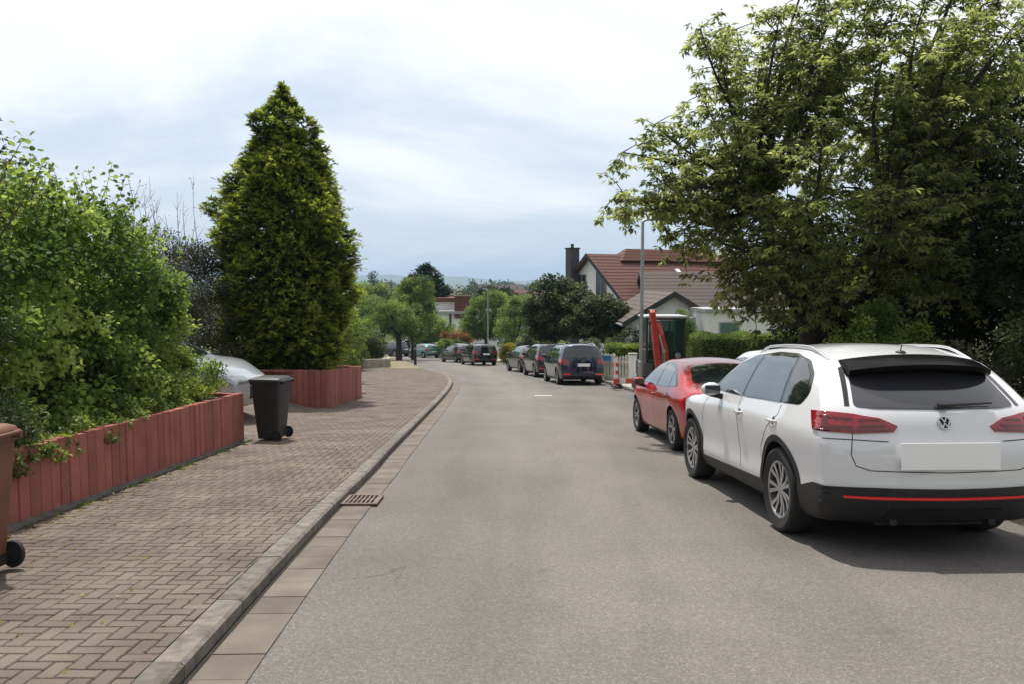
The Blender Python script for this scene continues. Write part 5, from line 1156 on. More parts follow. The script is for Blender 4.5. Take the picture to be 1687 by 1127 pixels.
# ---- wheelie bins
def bin_(x, y, rz, m, label):
    o = empty('wheelie_bin', (x, y, gz(x, y)+.10), rz, label, 'bin'); o.scale = (.80, .86, .98)
    def loop(z, x0, x1, hy, r=.05, n=5):
        pts = []
        for cx, cy, a0 in ((x1-r, hy-r, 0), (x0+r, hy-r, 90), (x0+r, -hy+r, 180), (x1-r, -hy+r, 270)):
            for k in range(n+1): t = R(a0+90*k/n); pts.append((cx+r*math.cos(t), cy+r*math.sin(t), z))
        return pts
    secs = [(.04,-.20,.21,.215),(.09,-.205,.225,.22),(.25,-.225,.25,.232),(.60,-.262,.285,.258),(.90,-.29,.31,.277),(.93,-.29,.31,.277),(.935,-.315,.325,.292),(.985,-.317,.328,.294),(.985,-.285,.30,.268)]
    vs = []; 
    for z, a, b, c in secs: vs += loop(z, a, b, c)
    n = 24; fs = [(i*n+k, i*n+(k+1) % n, (i+1)*n+(k+1) % n, (i+1)*n+k) for i in range(len(secs)-1) for k in range(n)]+[tuple(range(n))[::-1]]
    mb = MB(); mb.add(vs, fs)
    for yy in (-.15, 0, .15): mb.bar((-.236, yy, .30), (-.292, yy, .88), .02, .012)
    mb.build('body', m, o, smooth=40)
    vs = []
    for z, a, b, c in ((.984,-.345,.33,.302),(1.008,-.35,.335,.306),(1.03,-.335,.325,.295),(1.052,-.25,.29,.24),(1.06,-.12,.18,.14)): vs += loop(z, a, b, c, .06)
    mb = MB(); mb.add(vs, [(i*n+k, i*n+(k+1) % n, (i+1)*n+(k+1) % n, (i+1)*n+k) for i in range(4) for k in range(n)]+[tuple(range(n))[::-1], tuple(range(4*n, 5*n))]); mb.build('lid', m, o, smooth=35)
    mb = MB(); mb.tube([(.30,-.22,.985),(.385,-.22,1.0),(.40,-.20,1.0),(.40,.20,1.0),(.385,.22,1.0),(.30,.22,.985)], .016, 8)
    for s in (-1, 1): mb.box(.30,.40,s*.22-.02,s*.22+.02,.955,1.0)
    mb.build('handle', m, o, smooth=50)
    mb = MB(); mb.tube([(.225,-.25,.10),(.225,.25,.10)], .013, 8); mb.box(.16,.24,-.20,.20,.05,.13); mb.build('axle', M['black'], o, smooth=50)
    for s in (-1, 1):
        mb = MB(); mb.lathe([(.001,-.018),(.05,-.02),(.055,-.012),(.075,-.014),(.082,-.022),(.098,-.018),(.100,0),(.098,.018),(.082,.022),(.075,.014),(.055,.012),(.05,.02),(.001,.018)], c=(.245, s*.262, .10), n=24); mb.build('wheel', M['tyre'], o, smooth=40)
    return o
bin_(-3.93, 13.25, R(-8), M['bin_black'], 'black wheelie bin standing on the pavement at the end of the long red wall')
bin_(-3.73, 5.45, R(-4), M['bin_brown'], 'brown wheelie bin cut off by the left edge, in front of the red wall')
# ---- lamp posts
def lamp(x, y, h, label, arm, hd, rb=.075):
    o = empty('street_lamp', (x, y, gz(x, y)), 0, label, 'street lamp', 'street lamps')
    mb = MB(); mb.tube([(0,0,-.1),(0,0,1.1),(0,0,1.12),(0,0,h)], [rb,rb,rb*.72,rb*.5], 12); mb.tube([(0,0,h),(arm*.3,0,h+.06),(arm,0,h+.08)], rb*.42, 8); mb.build('pole', M['galv'], o, smooth=40)
    mb = MB(); s = 1 if arm > 0 else -1
    mb.add([(arm-.05*s,-.09,h+.04),(arm+hd*s,-.11,h+.05),(arm+hd*s,.11,h+.05),(arm-.05*s,.09,h+.04),(arm-.05*s,-.06,h+.13),(arm+hd*.8*s,-.07,h+.13),(arm+hd*.8*s,.07,h+.13),(arm-.05*s,.06,h+.13)], [(0,1,2,3),(4,5,6,7),(0,1,5,4),(1,2,6,5),(2,3,7,6),(3,0,4,7)]); mb.build('lamp_head', M['exc_grey'], o, bevel=.01)
    mb = MB(); mb.box(-rb-.004, -rb*.3, -.05, .05, .5, .85); mb.build('service_door', M['galv'], o)
    return o
lamp(3.80, 24.0, 5.2, 'near galvanised street lamp beside the excavator, its head in the big tree', .3, .45, .085)
lamp(-2.1, 71, 6.2, 'far street lamp above the round green tree, arm to the left', -.45, .6, .085)
# slim dark post
o = empty('bollard_post', (-6.4, 54, gz(-6.4, 54)+.1), 0, 'slim dark post on the far left verge, right of the thick trunk', 'post')
# (built below as the stake of the young tree's guard)
mb = MB(); mb.tube([(0,0,-.1),(0,0,1.35),(0,0,1.4)], [.09,.085,.05], 10); mb.build('shaft', M['black'], o, smooth=40)
mb = MB(); mb.tube([(0,0,1.05),(0,0,1.15)], .094, 10); mb.build('reflective_band', M['galv'], o, smooth=40)
# ---- mini excavator
def excavator():
    x, y = 4.62, 25.1; o = empty('mini_excavator', (x, y, gz(x, y)+.08), R(2), 'red mini excavator with dark glass cab and folded red arm, behind the red saloon', 'excavator')
    for s in (-1, 1):
        mb = MB(); pr = [(.95*math.cos(R(a))*1.0, .24+.2*math.sin(R(a))) for a in range(0, 360, 15)]; pr = [(max(-.75, min(.75, px_))+(.2*math.cos(R(a)) if abs(px_) > .0 else 0), pz) for (px_, pz), a in zip(pr, range(0, 360, 15))]
        mb.prism(pr, 'x', s*.62-.15, s*.62+.15); t = mb.build('track', M['tyre'], o, bevel=.02)
        mb = MB()
        for k in range(5): mb.lathe([(.001,-.155),(.10,-.155),(.10,.155),(.001,.155)], c=(s*.62, -.56+.28*k, .20), axis='x', n=14)
        for k in range(2): mb.lathe([(.001,-.16),(.16,-.16),(.16,.16),(.001,.16)], c=(s*.62, -.74+1.48*k, .24), axis='x', n=16)
        mb.build('track_roller', M['exc_grey'], t)
    mb = MB(); mb.box(-.5,.5,-.55,.55,.25,.45); mb.lathe([(.001,.45),(.42,.45),(.42,.55),(.001,.55)], axis='z', n=20); mb.build('undercarriage', M['exc_grey'], o)
    mb = MB(); mb.prism([(-.62,-1.05),(.62,-1.05),(.62,-1.35),(-.62,-1.35)], 'z', .22, .50); mb.build('dozer_blade', M['exc_red'], o, bevel=.01)
    mb = MB(); mb.prism([(-.62,-.35),(-.45,-.62),(.45,-.62),(.66,-.35),(.70,.6),(.5,.98),(-.5,.98),(-.70,.6)], 'z', .55, 1.0); mb.build('body', M['exc_grey'], o, bevel=.03)
    mb = MB(); mb.prism([(-.66,.45),(.66,.45),(.5,.95),(-.5,.95)], 'z', 1.003, 1.32); mb.build('engine_cover', M['exc_grey'], o, bevel=.04)
    # cab
    cab = MB(); X0, X1_, Y0, Y1 = -.62, .60, -.55, .60; Z0, Z1 = 1.003, 2.38
    for px_ in (X0+.04, X1_-.04):
        for py_ in (Y0+.04, Y1-.04): cab.bar((px_, py_, Z0), (px_, py_+(.06 if py_ < 0 else 0), Z1), .075, .075)
    for py_ in (Y0+.04, Y1-.04): cab.bar((X0+.08, py_, Z1-.03), (X1_-.08, py_, Z1-.03), .06, .06); cab.bar((X0+.08, py_, Z0+.04), (X1_-.08, py_, Z0+.04), .06, .08)
    cab.bar((.10, Y0+.05, Z0+.1), (.10, Y0+.08, Z1-.08), .04, .04)
    for px_ in (X0+.04, X1_-.04): cab.bar((px_, Y0+.08, Z1-.03), (px_, Y1-.08, Z1-.03), .06, .06); cab.bar((px_, Y0+.08, Z0+.2), (px_, Y1-.08, Z0+.2), .06, .36)
    co = cab.build('cab', M['exc_grey'], o, bevel=.012)
    mb = MB(); mb.box(X0-.04, X1_+.04, Y0-.06, Y1+.04, Z1, Z1+.075); mb.build('cab_roof', M['exc_white'], co, bevel=.03)
    gm, t, p, oo = newmat('cab_glass'); p.inputs['Base Color'].default_value = (.10,.18,.16,1); p.inputs['Roughness'].default_value = .03; p.inputs['Transmission Weight'].default_value = .8; p.inputs['IOR'].default_value = 1.1
    mb = MB(); mb.box(X0+.09, X1_-.09, Y0+.02, Y0+.032, Z0+.1, Z1-.07); mb.build('windscreen', gm, co)
    mb = MB()
    mb.box(X0+.03, X0+.04, Y0+.1, Y1-.1, Z0+.40, Z1-.07); mb.build('side_window', gm, co)
    mb = MB(); mb.box(X1_-.04, X1_-.03, Y0+.1, Y1-.1, Z0+.40, Z1-.07); mb.build('side_window', gm, co)
    mb = MB(); mb.box(-.12,.38,.10,.22,1.35,1.95); mb.box(-.12,.38,-.25,.20,1.20,1.35); mb.build('seat', M['black'], co, bevel=.04)
    mb = MB(); mb.tube([(-.25,-.35,1.1),(-.25,-.38,1.55)], .018, 8); mb.tube([(.4,-.35,1.1),(.4,-.38,1.55)], .018, 8); mb.build('control_lever', M['black'], co)
    # boom folded up in front (towards the camera)
    mb = MB(); side = [(-.62,.62),(-.90,.70),(-1.38,1.40),(-1.34,1.95),(-1.16,2.30),(-1.02,2.28),(-1.12,1.92),(-1.10,1.48),(-.60,.95)]
    mb2 = MB(); mb2.v = []; 
    for k, xx in enumerate((-.24-.085, -.24+.085)): pass
    mb.prism([(a, b) for a, b in side], 'x', -.09, .06); mb.v = [(a-(c-.6)*.23, b, c) for a, b, c in mb.v]; boom = mb.build('boom', M['exc_red'], o, bevel=.02)
    mb = MB(); mb.prism([(-1.16,2.66),(-1.02,2.52),(-1.28,1.3),(-1.48,.72),(-1.62,.74),(-1.52,1.5),(-1.30,2.58)], 'x', -.50, -.35); mb.v = [(a-(c-.7)*.075, b, c) for a, b, c in mb.v]
    mb.build('arm', M['exc_red'], o, bevel=.02)
    mb = MB(); mb.tube([(-.66,-1.10,2.28),(-.34,-1.10,2.28)], .07, 14); mb.tube([(-.66,-1.08,2.62),(-.44,-1.08,2.62)], .05, 12); mb.tube([(-.62,-1.50,.80),(-.30,-1.50,.80)], .05, 12); mb.build('pivot_pin', M['exc_grey'], o, smooth=40)
    mb = MB(); mb.tube([(-.12,-.95,.70),(-.30,-1.50,1.45)], .05, 12); mb.tube([(-.30,-1.50,1.45),(-.42,-1.48,1.95)], .026, 10)
    mb.build('hydraulic_cylinder', M['galv'], o, smooth=40)
    mb = MB(); mb.prism([(-1.50,.72),(-1.62,.80),(-1.86,.66),(-1.92,.42),(-1.78,.22),(-1.50,.20),(-1.60,.34),(-1.68,.44),(-1.64,.58)], 'x', -.66, -.20); mb.build('bucket', M['exc_grey'], o, bevel=.015)
    mb = MB(); mb.prism([(-.60,.60),(-.86,.60),(-.86,.96),(-.60,.96)], 'x', -.16, .14); mb.build('boom_bracket', M['exc_grey'], o, bevel=.02)
    for s, xx in ((1, .92), ):
        mb = MB(); mb.tube([(.60,-.50,1.55),(.80,-.55,1.62),(.80,-.55,1.9)], .014, 6); mb.box(.72,.90,-.58,-.54,1.72,2.02); mb.build('wing_mirror', M['black'], o, bevel=.01)
    mb = MB(); mb.lathe([(.001,0),(.07,0),(.07,.02),(.09,.03),(.09,.05),(.001,.05)], c=(.35,-.60,1.22), axis='y', n=16); mb.build('work_lamp', M['galv'], o)
excavator()
# ---- roadworks barriers, pillar and picket fence
def barrier(x, y, rz, label, L=1.5, boards=((.10,.25),(.85,1.0))):
    o = empty('roadworks_barrier', (x, y, gz(x, y)+.10), rz, label, 'barrier', 'red and white roadworks barriers')
    for z0, z1 in boards:
        mb = MB(); n = 6
        for k in range(n): mb.box(-L/2+L*k/n, -L/2+L*(k+1)/n-.001, -.015, .015, z0, z1, k % 2)
        mb.build('board', [M['barrier_red'], M['barrier_white']], o)
    for s in (-1, 1):
        mb = MB(); mb.box(s*L*.46-.02, s*L*.46+.02, .016, .05, .02, 1.0); mb.build('post', M['barrier_white'], o); mb = MB(); mb.box(s*L*.46-.06, s*L*.46+.06, -.3, .3, 0, .06); mb.build('foot', M['black'], o, bevel=.01)
    return o
def beacon(x, y, label):
    o = empty('marker_board', (x, y, gz(x, y)+.10), 0, label, 'marker board', 'upright red and white marker boards')
    mb = MB()
    for k in range(6): mb.box(-.075,.075,-.012,.012,.12+.14*k,.12+.14*(k+1)-.001, k % 2)
    mb.build('panel', [M['barrier_red'], M['barrier_white']], o); mb = MB(); mb.box(-.18,.18,-.3,.3,0,.09); mb.build('foot', M['black'], o, bevel=.015)
beacon(3.72, 29.2, 'left upright red and white marker board, beside the navy people carrier tail')
beacon(3.92, 24.9, 'right upright red and white marker board, left of the excavator track')
barrier(4.15, 28.3, R(12), 'low red and white barrier board on the ground between the two marker boards', 1.3, ((.12,.30),))
o = empty('gate_pillar', (4.78, 32.3, gz(4.78, 32.3)), 0, 'plain white gate pillar at the right end of the picket fence', 'pillar')
mb = MB(); mb.box(-.14,.14,-.14,.14,-.1,1.15); mb.build('shaft', M['frame'], o, bevel=.01); mb = MB(); mb.box(-.17,.17,-.17,.17,1.152,1.22); mb.build('cap', M['concrete'], o, bevel=.015)
def picket(x0, y0, x1, y1, label):
    a, b = Vector((x0, y0)), Vector((x1, y1)); d = (b-a); L = d.length; t = d/L; o = empty('picket_fence', (x0, y0, gz(x0, y0)), math.atan2(t.y, t.x), label, 'fence')
    mb = MB(); n = int(L/.135)
    for k in range(n):
        xx = .07+k*.135; g = gz(0, y0+t.y*xx)-gz(0, y0); h = 1.15+.06*math.sin(k*.7)
        mb.prism([(xx-.045, g+.08), (xx+.045, g+.08), (xx+.045, g+h-.06), (xx, g+h), (xx-.045, g+h-.06)], 'y', -.012, .012)
    mb.build('picket_panel', M['fence'], o)
    mb = MB(); mb.box(0, L, .013, .05, .25, .33); mb.box(0, L, .013, .05, .85, .93); mb.build('rail', M['fence'], o)
    for k in range(3): mb = MB(); xx = L*k/2; mb.box(xx-.05, xx+.05, .051, .14, -.1, 1.2); mb.build('post', M['fence'], o)
picket(3.50, 33.3, 4.62, 32.5, 'short pale timber picket fence right of the navy people carrier')
o = empty('site_sign', (3.86, 32.95, gz(3.86, 32.95)), R(-35), 'small blue sheet hung high on the pale picket fence', 'sign')
mb = MB(); mb.box(-.22,.22,-.10,-.085,.9,1.12); mb.build('sheet', M['blue_tape'], o); mb = MB(); mb.box(-.24,.24,-.084,-.06,1.10,1.14); mb.build('batten', M['fence'], o)
# ================================================================== BUILDINGS
def win(o, M4, w_, h_, fm='frame', pm='pane', sub=2, name='window'):
    "M4 places a window whose face is the local -Y plane, centre at origin"
    mb = MB(); t = .06
    mb.box(-w_/2, w_/2, -.03, .05, -h_/2, -h_/2+t, 0, M4); mb.box(-w_/2, w_/2, -.03, .05, h_/2-t, h_/2, 0, M4)
    mb.box(-w_/2, -w_/2+t, -.03, .05, -h_/2+t, h_/2-t, 0, M4); mb.box(w_/2-t, w_/2, -.03, .05, -h_/2+t, h_/2-t, 0, M4)
    for k in range(1, sub): xx = -w_/2+w_*k/sub; mb.box(xx-.03, xx+.03, -.028, .04, -h_/2+t, h_/2-t, 0, M4)
    f = mb.build(name, M[fm], o)
    mb = MB(); mb.box(-w_/2+t, w_/2-t, -.008, .03, -h_/2+t, h_/2-t, 0, M4); mb.build('pane', M[pm], f)
    return f
def gable(o, x0, x1, y0, y1, z0, ze, zr, axis, over, wm, rm, name_w='wall', thick=.16, gutter=True):
    "gabled block in local coordinates. axis: ridge direction 'x' or 'y'"
    mb = MB()
    if axis == 'x': c = (y0+y1)/2; mb.prism([(y0, z0), (y1, z0), (y1, ze), (c, zr), (y0, ze)], 'x', x0, x1)
    else: c = (x0+x1)/2; mb.prism([(x0, z0), (x1, z0), (x1, ze), (c, zr), (x0, ze)], 'y', y0, y1)
    wall = mb.build(name_w, wm, o)
    lo, hi = (y0, y1) if axis == 'x' else (x0, x1); half = (hi-lo)/2; s = (zr-ze)/half
    mb = MB(); run = half+over; nc = max(4, int(math.hypot(run, s*run)/.36)); stp = .03 if rm.name == 'red_tiles' else .018
    saw = lambda sg: [pt for k in range(nc) for pt in ((c+sg*run*(1-k/nc), ze-s*over+thick+s*run*k/nc+stp), (c+sg*run*(1-(k+1)/nc), ze-s*over+thick+s*run*(k+1)/nc))]
    L_, R_ = saw(-1), saw(1)[::-1]
    q = [(hi+over, ze-s*over+.01), (c, zr+.01), (lo-over, ze-s*over+.01)]+L_+R_[1:]
    a, b = (x0-over*.8, x1+over*.8) if axis == 'x' else (y0-over*.8, y1+over*.8)
    mb.prism(q, axis, a, b); roof = mb.build('roof', rm, o)
    e = .03
    for (aa, bb) in ((a-e, a-.002), (b+.002, b+e)):
        q2 = [(lo-over-.02, ze-s*over-.10), (c, zr-.10), (hi+over+.02, ze-s*over-.10), (hi+over+.02, ze-s*over+thick+.02), (c, zr+thick+.04), (lo-over-.02, ze-s*over+thick+.02)]
        fb = MB(); fb.prism(q2, axis, aa, bb); fb.build('bargeboard', M['fascia'], roof)
    if gutter:
        for xx in (lo-over-.05, hi+over+.05):
            g = MB(); zz = ze-s*over+.02
            if axis == 'x': g.tube([(a, xx, zz), (b, xx, zz)], .06, 8)
            else: g.tube([(xx, a, zz), (xx, b, zz)], .06, 8)
            g.build('gutter', M['galv'], roof, smooth=40)
    return wall, roof
I4 = Matrix.Identity(4)
def TR(x, y, z, rz=0): return Matrix.Translation((x, y, z)) @ Matrix.Rotation(rz, 4, 'Z')
# red-roofed house: local frame, gable end to the left/front
H1 = empty('red_roofed_house', (5.5, 57, gz(0, 57)), R(28), 'white house with steep red tiled roof and tall dark chimney, behind the dark round trees', 'house')
wl, rf = gable(H1, 0, 12.5, -4.0, 4.0, -.5, 4.75, 7.65, 'x', .55, M['render_white'], M['tile_red'])
mb = MB()
for k in range(4): mb.add([(1.9+.25*k+dx_*sx_, sy_*(1.0-.23*k+dy_), -.1+.22*k+dz_) for (dx_, dy_, dz_) in ((0, 0, 0), (.26, -.22, .2)) for sx_, sy_ in ((1, -1),)]+[(11.5-.2*k-dx_, -(1.0-.23*k+dy_), -.1+.22*k+dz_) for (dx_, dy_, dz_) in ((0, 0, 0), (.2, -.22, .2))]+[(1.9+.25*k+dx_, (1.0-.23*k+dy_), -.1+.22*k+dz_) for (dx_, dy_, dz_) in ((0, 0, 0), (.26, -.22, .2))]+[(11.5-.2*k-dx_, (1.0-.23*k+dy_), -.1+.22*k+dz_) for (dx_, dy_, dz_) in ((0, 0, 0), (.2, -.22, .2))], [(0,2,3,1),(4,5,7,6),(0,1,5,4),(2,6,7,3),(1,3,7,5),(0,4,6,2)])
for i in range(len(mb.v)): a, b, c = mb.v[i]; mb.v[i] = (a, b, c+7.45)
mb.build('upper_roof', M['tile_red'], H1)
mb = MB(); mb.box(-.75, -.02, 1.5, 2.2, -.5, 8.2); ch = mb.build('chimney', M['slate'], H1, bevel=.02); mb = MB(); mb.box(-.8,.03,1.45,2.25,8.202,8.28); mb.tube([(-.4,1.85,8.28),(-.4,1.85,8.55)], .11, 10); mb.build('chimney_cap', M['fascia'], ch)
for yy, w_, h_ in ((-1.25, 1.2, 1.7), (1.15, 1.1, 1.3)): win(H1, TR(-.03, yy, 5.75, R(-90)), w_, h_, 'bluegrey_frame')
for yy in (-2.2, 0, 2.2): win(H1, TR(-.03, yy, 3.1, R(-90)), 1.3, 1.2, 'bluegrey_frame')
mb = MB(); mb.bar((6.2,-3.35,5.35), (6.2,-1.55,6.75), .35, .12); mb.build('roof_window', M['frame'], rf)
# bungalow with brownish tiled roof
H2 = empty('brown_roofed_house', (8.55, 42, gz(0, 42)), R(0), 'white bungalow with dusty brown roof, dark gable edge and green shutter behind the hedge', 'house')
wl, rf = gable(H2, -2.4, 1.8, 0, 9, -.5, 2.85, 4.1, 'y', .5, M['render_white'], M['tile_brown'])
gable(H2, .3, 8.5, 9.5, 15.5, -.5, 3.2, 5.3, 'x', .5, M['render_white'], M['tile_brown'], gutter=False)
mb = MB(); mb.box(.6, 6.2, -3.6, -.003, -.5, 3.35); ww = mb.build('wing_wall', M['render_white'], H2, bevel=.01)
mb = MB(); mb.box(.45, 6.35, -3.75, -.01, 3.352, 3.50); mb.build('flat_roof', M['galv'], ww)
win(H2, TR(1.65, -3.62, 1.55), 1.0, 2.7, 'render_grey', 'shutter', 1, 'shutter')
win(H2, TR(2.95, -3.62, 1.75), .42, 1.3, 'frame', 'pane', 1)
win(H2, TR(4.1, -3.62, 1.3), 1.0, 1.9, 'frame', 'shutter_grey', 1)
mb = MB(); mb.box(.1,.59,-1.2,-.02,-.4,3.0); mb.build('entrance_wall', M['render_grey'], H2)
# white flat-roofed house down the road
H3 = empty('flat_roofed_house', (-6.4, 100, gz(0, 100)), R(0), 'white flat-roofed house with brick chimney block at the end of the road', 'house')
mb = MB(); mb.box(-3.2, 5.4, 0, 9, -1, 5.1); mb.box(-7.5,-3.203,-1.2,8,-1,2.7); w3 = mb.build('wall', M['render_white'], H3)
mb = MB(); mb.box(-3.5, 5.7, -.4, 9.3, 5.103, 5.45); mb.box(-7.7,-3.21,-1.5,8.2,2.703,2.95); mb.build('roof', M['galv'], H3)
mb = MB(); mb.box(-3.8,.6,3,9,5.453,6.5); mb.build('upper_storey', M['render_white'], H3); mb = MB(); mb.box(-4.2,.7,2.6,9.3,6.503,7.0); mb.build('upper_roof', M['brick'], H3)
mb = MB(); mb.box(-.6,1.25,-.3,2.0,4.6,7.2); mb.box(-.7,1.35,-.4,2.1,7.203,7.3); mb.build('chimney', M['brick'], H3)
for xx in (1.3, 3.0): win(H3, TR(xx+.2, -.02, 3.2), 1.45, 1.6, 'frame', 'pane', 2)
win(H3, TR(-2.2,-.02,3.2), .9, 1.6)
mb = MB(); mb.box(-1.25,-1.0,-.1,-.003,-.5,5.1); mb.build('downpipe', M['fascia'], H3)
win(H3, TR(-5.4,-1.22,1.3), 2.4, 1.4, 'frame', 'pane', 3)
# far houses in the valley
fh = [(-13.5, 190, 9, 7, 6.2, 9.4, 12, 'tile_brown', 'wide far house with pale red roof, right of the dark fir'), (-10.5, 150, 5, 6, 4.4, 6.2, -20, 'tile_red', 'small far house with cream gable just right of the dark fir top'),
      (-29, 150, 8, 7, 4.2, 6.6, 20, 'tile_brown', 'far house low behind the left bushes'), (-41, 230, 12, 8, 7.5, 10.6, 0, 'tile_red', 'far red-roofed house at the left end of the valley'),
      (-24, 260, 12, 8, 8.2, 11.4, 10, 'tile_brown', 'far brown-roofed house between the left trees'), (8, 240, 14, 9, 7.6, 11.0, -10, 'tile_red', 'far house just left of the dark round trees, pale roof'), (-4, 310, 16, 9, 9.5, 13.0, 5, 'tile_brown', 'farthest long house under the hills')]
for i, (x, y, L_, D_, ze, zr, rz, rm, lb) in enumerate(fh):
    o = empty('valley_house', (x, y, gz(x, y)), R(rz), lb, 'house', 'houses in the valley'); gable(o, -L_/2, L_/2, -D_/2, D_/2, -1, ze, zr, 'x', .5, M['render_white'], M[rm], gutter=False)
    for k in range(int(L_/3)): win(o, TR(-L_/2+1.6+3*k, -D_/2-.02, ze-1.5), 1.3, 1.3)
# ================================================================== TREES FURTHER DOWN
g2 = 'dark round-crowned trees behind the parked cars'
tree('round_tree', 'dark round-crowned tree, left one of the pair behind the black estate', 2.5, 47.5, [((0,0,3.7),(1.65,1.6,1.75)),((-.7,-.2,3.2),(1.1,1.1,1.2)),((.8,0,4.1),(1.0,1.0,1.2))], .14, 1.9, 130, (.25,.5), 26000, .15, M['l_catalpa'], group=g2, asp=.85, droop=.5)
tree('round_tree', 'dark round-crowned tree, right one of the pair above the navy people carrier', 4.75, 45.5, [((0,0,3.1),(1.6,1.5,1.35)),((.9,-.2,2.7),(1.1,1.1,1.1)),((-.9,0,3.2),(1.1,1.0,1.2))], .14, 1.6, 130, (.25,.5), 26000, .15, M['l_catalpa'], group=g2, asp=.85, droop=.5)
tree('street_tree', 'slim-stemmed light green street tree rising behind the thick trunk', -8.9, 73, [((.0,0,4.6),(1.9,1.8,2.5)),((-.6,0,3.2),(1.6,1.5,1.5)),((.4,.1,6.2),(1.3,1.2,1.6))], .13, 2.0, 120, (.35,.6), 20000, .17, M['l_mid'])
tree('street_tree', 'street tree with thick dark trunk on the left verge before the bend', -9.2, 66.5, [((-.5,0,3.7),(1.4,1.4,1.4)),((.5,.2,3.3),(1.2,1.2,1.1)),((-1.0,0,4.4),(1.0,1,1.0))], .25, 2.2, 80, (.3,.55), 13000, .14, M['l_mid'])
conifer(-11.3, 108, gz(0,108), 'tall dark fir behind the street trees, highest of the distant trees', [(0,2.5),(3,2.9),(6,2.9),(8.5,2.3),(10.5,1.5),(11.6,.5),(12,.05)], 1500, 16, .5, M['l_fir'], seed=12, lumpy=.25, spray=1.5)
tree('street_tree', 'round light green tree in front of the white flat-roofed house, right of its window', -2.4, 76, [((0,0,4.0),(2.1,1.9,2.0)),((1.3,-.2,3.4),(1.7,1.6,1.8)),((-1.2,0,3.5),(1.4,1.3,1.4)),((.5,0,5.2),(1.5,1.4,1.3))], .2, 1.9, 130, (.35,.65), 24000, .17, M['l_mid'])
tree('street_tree', 'low mid-green tree between the yellow bush and the dark round trees', .2, 66, [((0,0,2.9),(1.5,1.4,2.2)),((.8,.3,4.2),(1.2,1.2,1.5))], .16, 1.2, 90, (.3,.55), 15000, .15, M['l_mid'])
tree('garden_tree', 'light green garden tree behind the teal hatchback', -9.8, 90, [((0,0,3.2),(2.0,1.8,1.9)),((1.8,0,2.8),(1.6,1.5,1.5))], .15, 1.3, 90, (.35,.6), 14000, .2, M['l_lime'])
tree('garden_tree', 'dark tree on the skyline behind the round light green tree', -2.2, 118, [((0,0,7.0),(3.0,2.6,2.6)),((3.2,0,6.2),(2.4,2.2,2.2)),((-2.5,0,6.0),(2,2,2))], .25, 3.0, 90, (.5,.9), 14000, .3, M['l_dark'])
tree('garden_tree', 'mid green tree left of the thick trunk, above the planter wall', -13.5, 68, [((0,0,3.6),(2.4,2,2.4)),((1.6,0,2.6),(1.5,1.5,1.8))], .2, 1.6, 110, (.4,.6), 18000, .17, M['l_mid'])
shrub('garden_bush', 'bright yellow-green tall bush against the right side of the conifer', -5.75, 25.6, gz(0,25.6)+.7, [((0,0,1.35),(.8,.8,1.5)),((-.3,.4,1.9),(.8,.8,1.6))], 120, (.18,.34), 18000, .10, M['l_lime'])
shrub('garden_bush', 'dark green tall bush beyond the short red wall', -6.9, 31.0, gz(0,31)+.1, [((0,0,1.6),(1.1,1.1,1.75)),((-.8,.5,2.0),(1.1,1.1,1.9))], 120, (.2,.4), 20000, .10, M['l_mid'])
shrub('garden_bush', 'rounded bush above the near end of the planter wall', -9.3, 43, gz(0,43)+.1, [((0,0,1.6),(1.3,1.3,1.7)),((.5,1.5,1.3),(1.1,1.1,1.4))], 100, (.2,.4), 16000, .12, M['l_mid'])
shrub('garden_bush', 'dark low bush over the far end of the planter wall', -8.9, 50.5, gz(0,50.5)+.3, [((0,0,1.1),(.95,.9,1.15)),((.1,1.2,.9),(.8,.9,.9))], 70, (.2,.35), 10000, .12, M['l_catalpa'])
shrub('garden_bush', 'tall pale-green bush behind the planter wall bushes', -11.8, 56, gz(0,56), [((0,0,2.2),(1.6,1.5,2.2)),((1.5,0,1.8),(1.1,1.1,1.7))], 90, (.25,.45), 15000, .15, M['l_lime'])
shrub('flowering_bush', 'orange-tinged bush above the dark grey estate, before the white house', -5.6, 82, gz(0,82), [((0,0,2.2),(1.7,1,.55)),((.8,0,1.9),(1.0,1,.6))], 60, (.25,.4), 8000, .15, M['l_orange'])
shrub('garden_bush', 'mid green bush under the orange bush, behind the dark grey estate', -5.9, 80, gz(0,80), [((0,0,.9),(1.6,.9,1.0))], 60, (.25,.4), 8000, .15, M['l_mid'])
shrub('yellow_bush', 'small bright yellow bush between the black and the charcoal hatchbacks', -.35, 59.5, gz(0,59.5), [((0,0,.75),(.55,.55,.75))], 40, (.15,.28), 6000, .10, M['l_yellow'])
shrub('garden_bush', 'mixed green bush right of the yellow bush, behind the charcoal hatchback', 1.6, 55, gz(0,55), [((0,0,1.3),(1.3,1.1,1.4)),((1.2,0,1.1),(1.2,1,1.3))], 90, (.2,.4), 13000, .12, M['l_mid'])
shrub('garden_bush', 'reddish-tipped bush under the left dark round tree', .9, 52.5, gz(0,52.5), [((0,0,1.0),(.7,.7,1.1))], 50, (.15,.3), 7000, .10, M['l_dusk'])
shrub('garden_bush', 'bush behind the navy people carrier, under the right dark round tree', 4.4, 41, gz(0,41), [((0,0,.9),(1.8,.9,.95)),((1.4,0,1.1),(1.0,.9,1.2))], 90, (.2,.35), 14000, .10, M['l_catalpa'])
shrub('flowering_bush', 'pale yellow-green shrub against the white gable of the bungalow', 8.25, 39.5, gz(0,39.5), [((0,0,2.3),(.55,.5,.9)),((.1,0,1.2),(.5,.5,1.1))], 60, (.15,.3), 9000, .09, M['l_lime'])
shrub('garden_bush', 'dark bush left of the thick trunk at the far left bend', -14.6, 76, gz(0,76), [((0,0,1.9),(2.0,1.6,2.0))], 60, (.3,.5), 10000, .16, M['l_catalpa'])
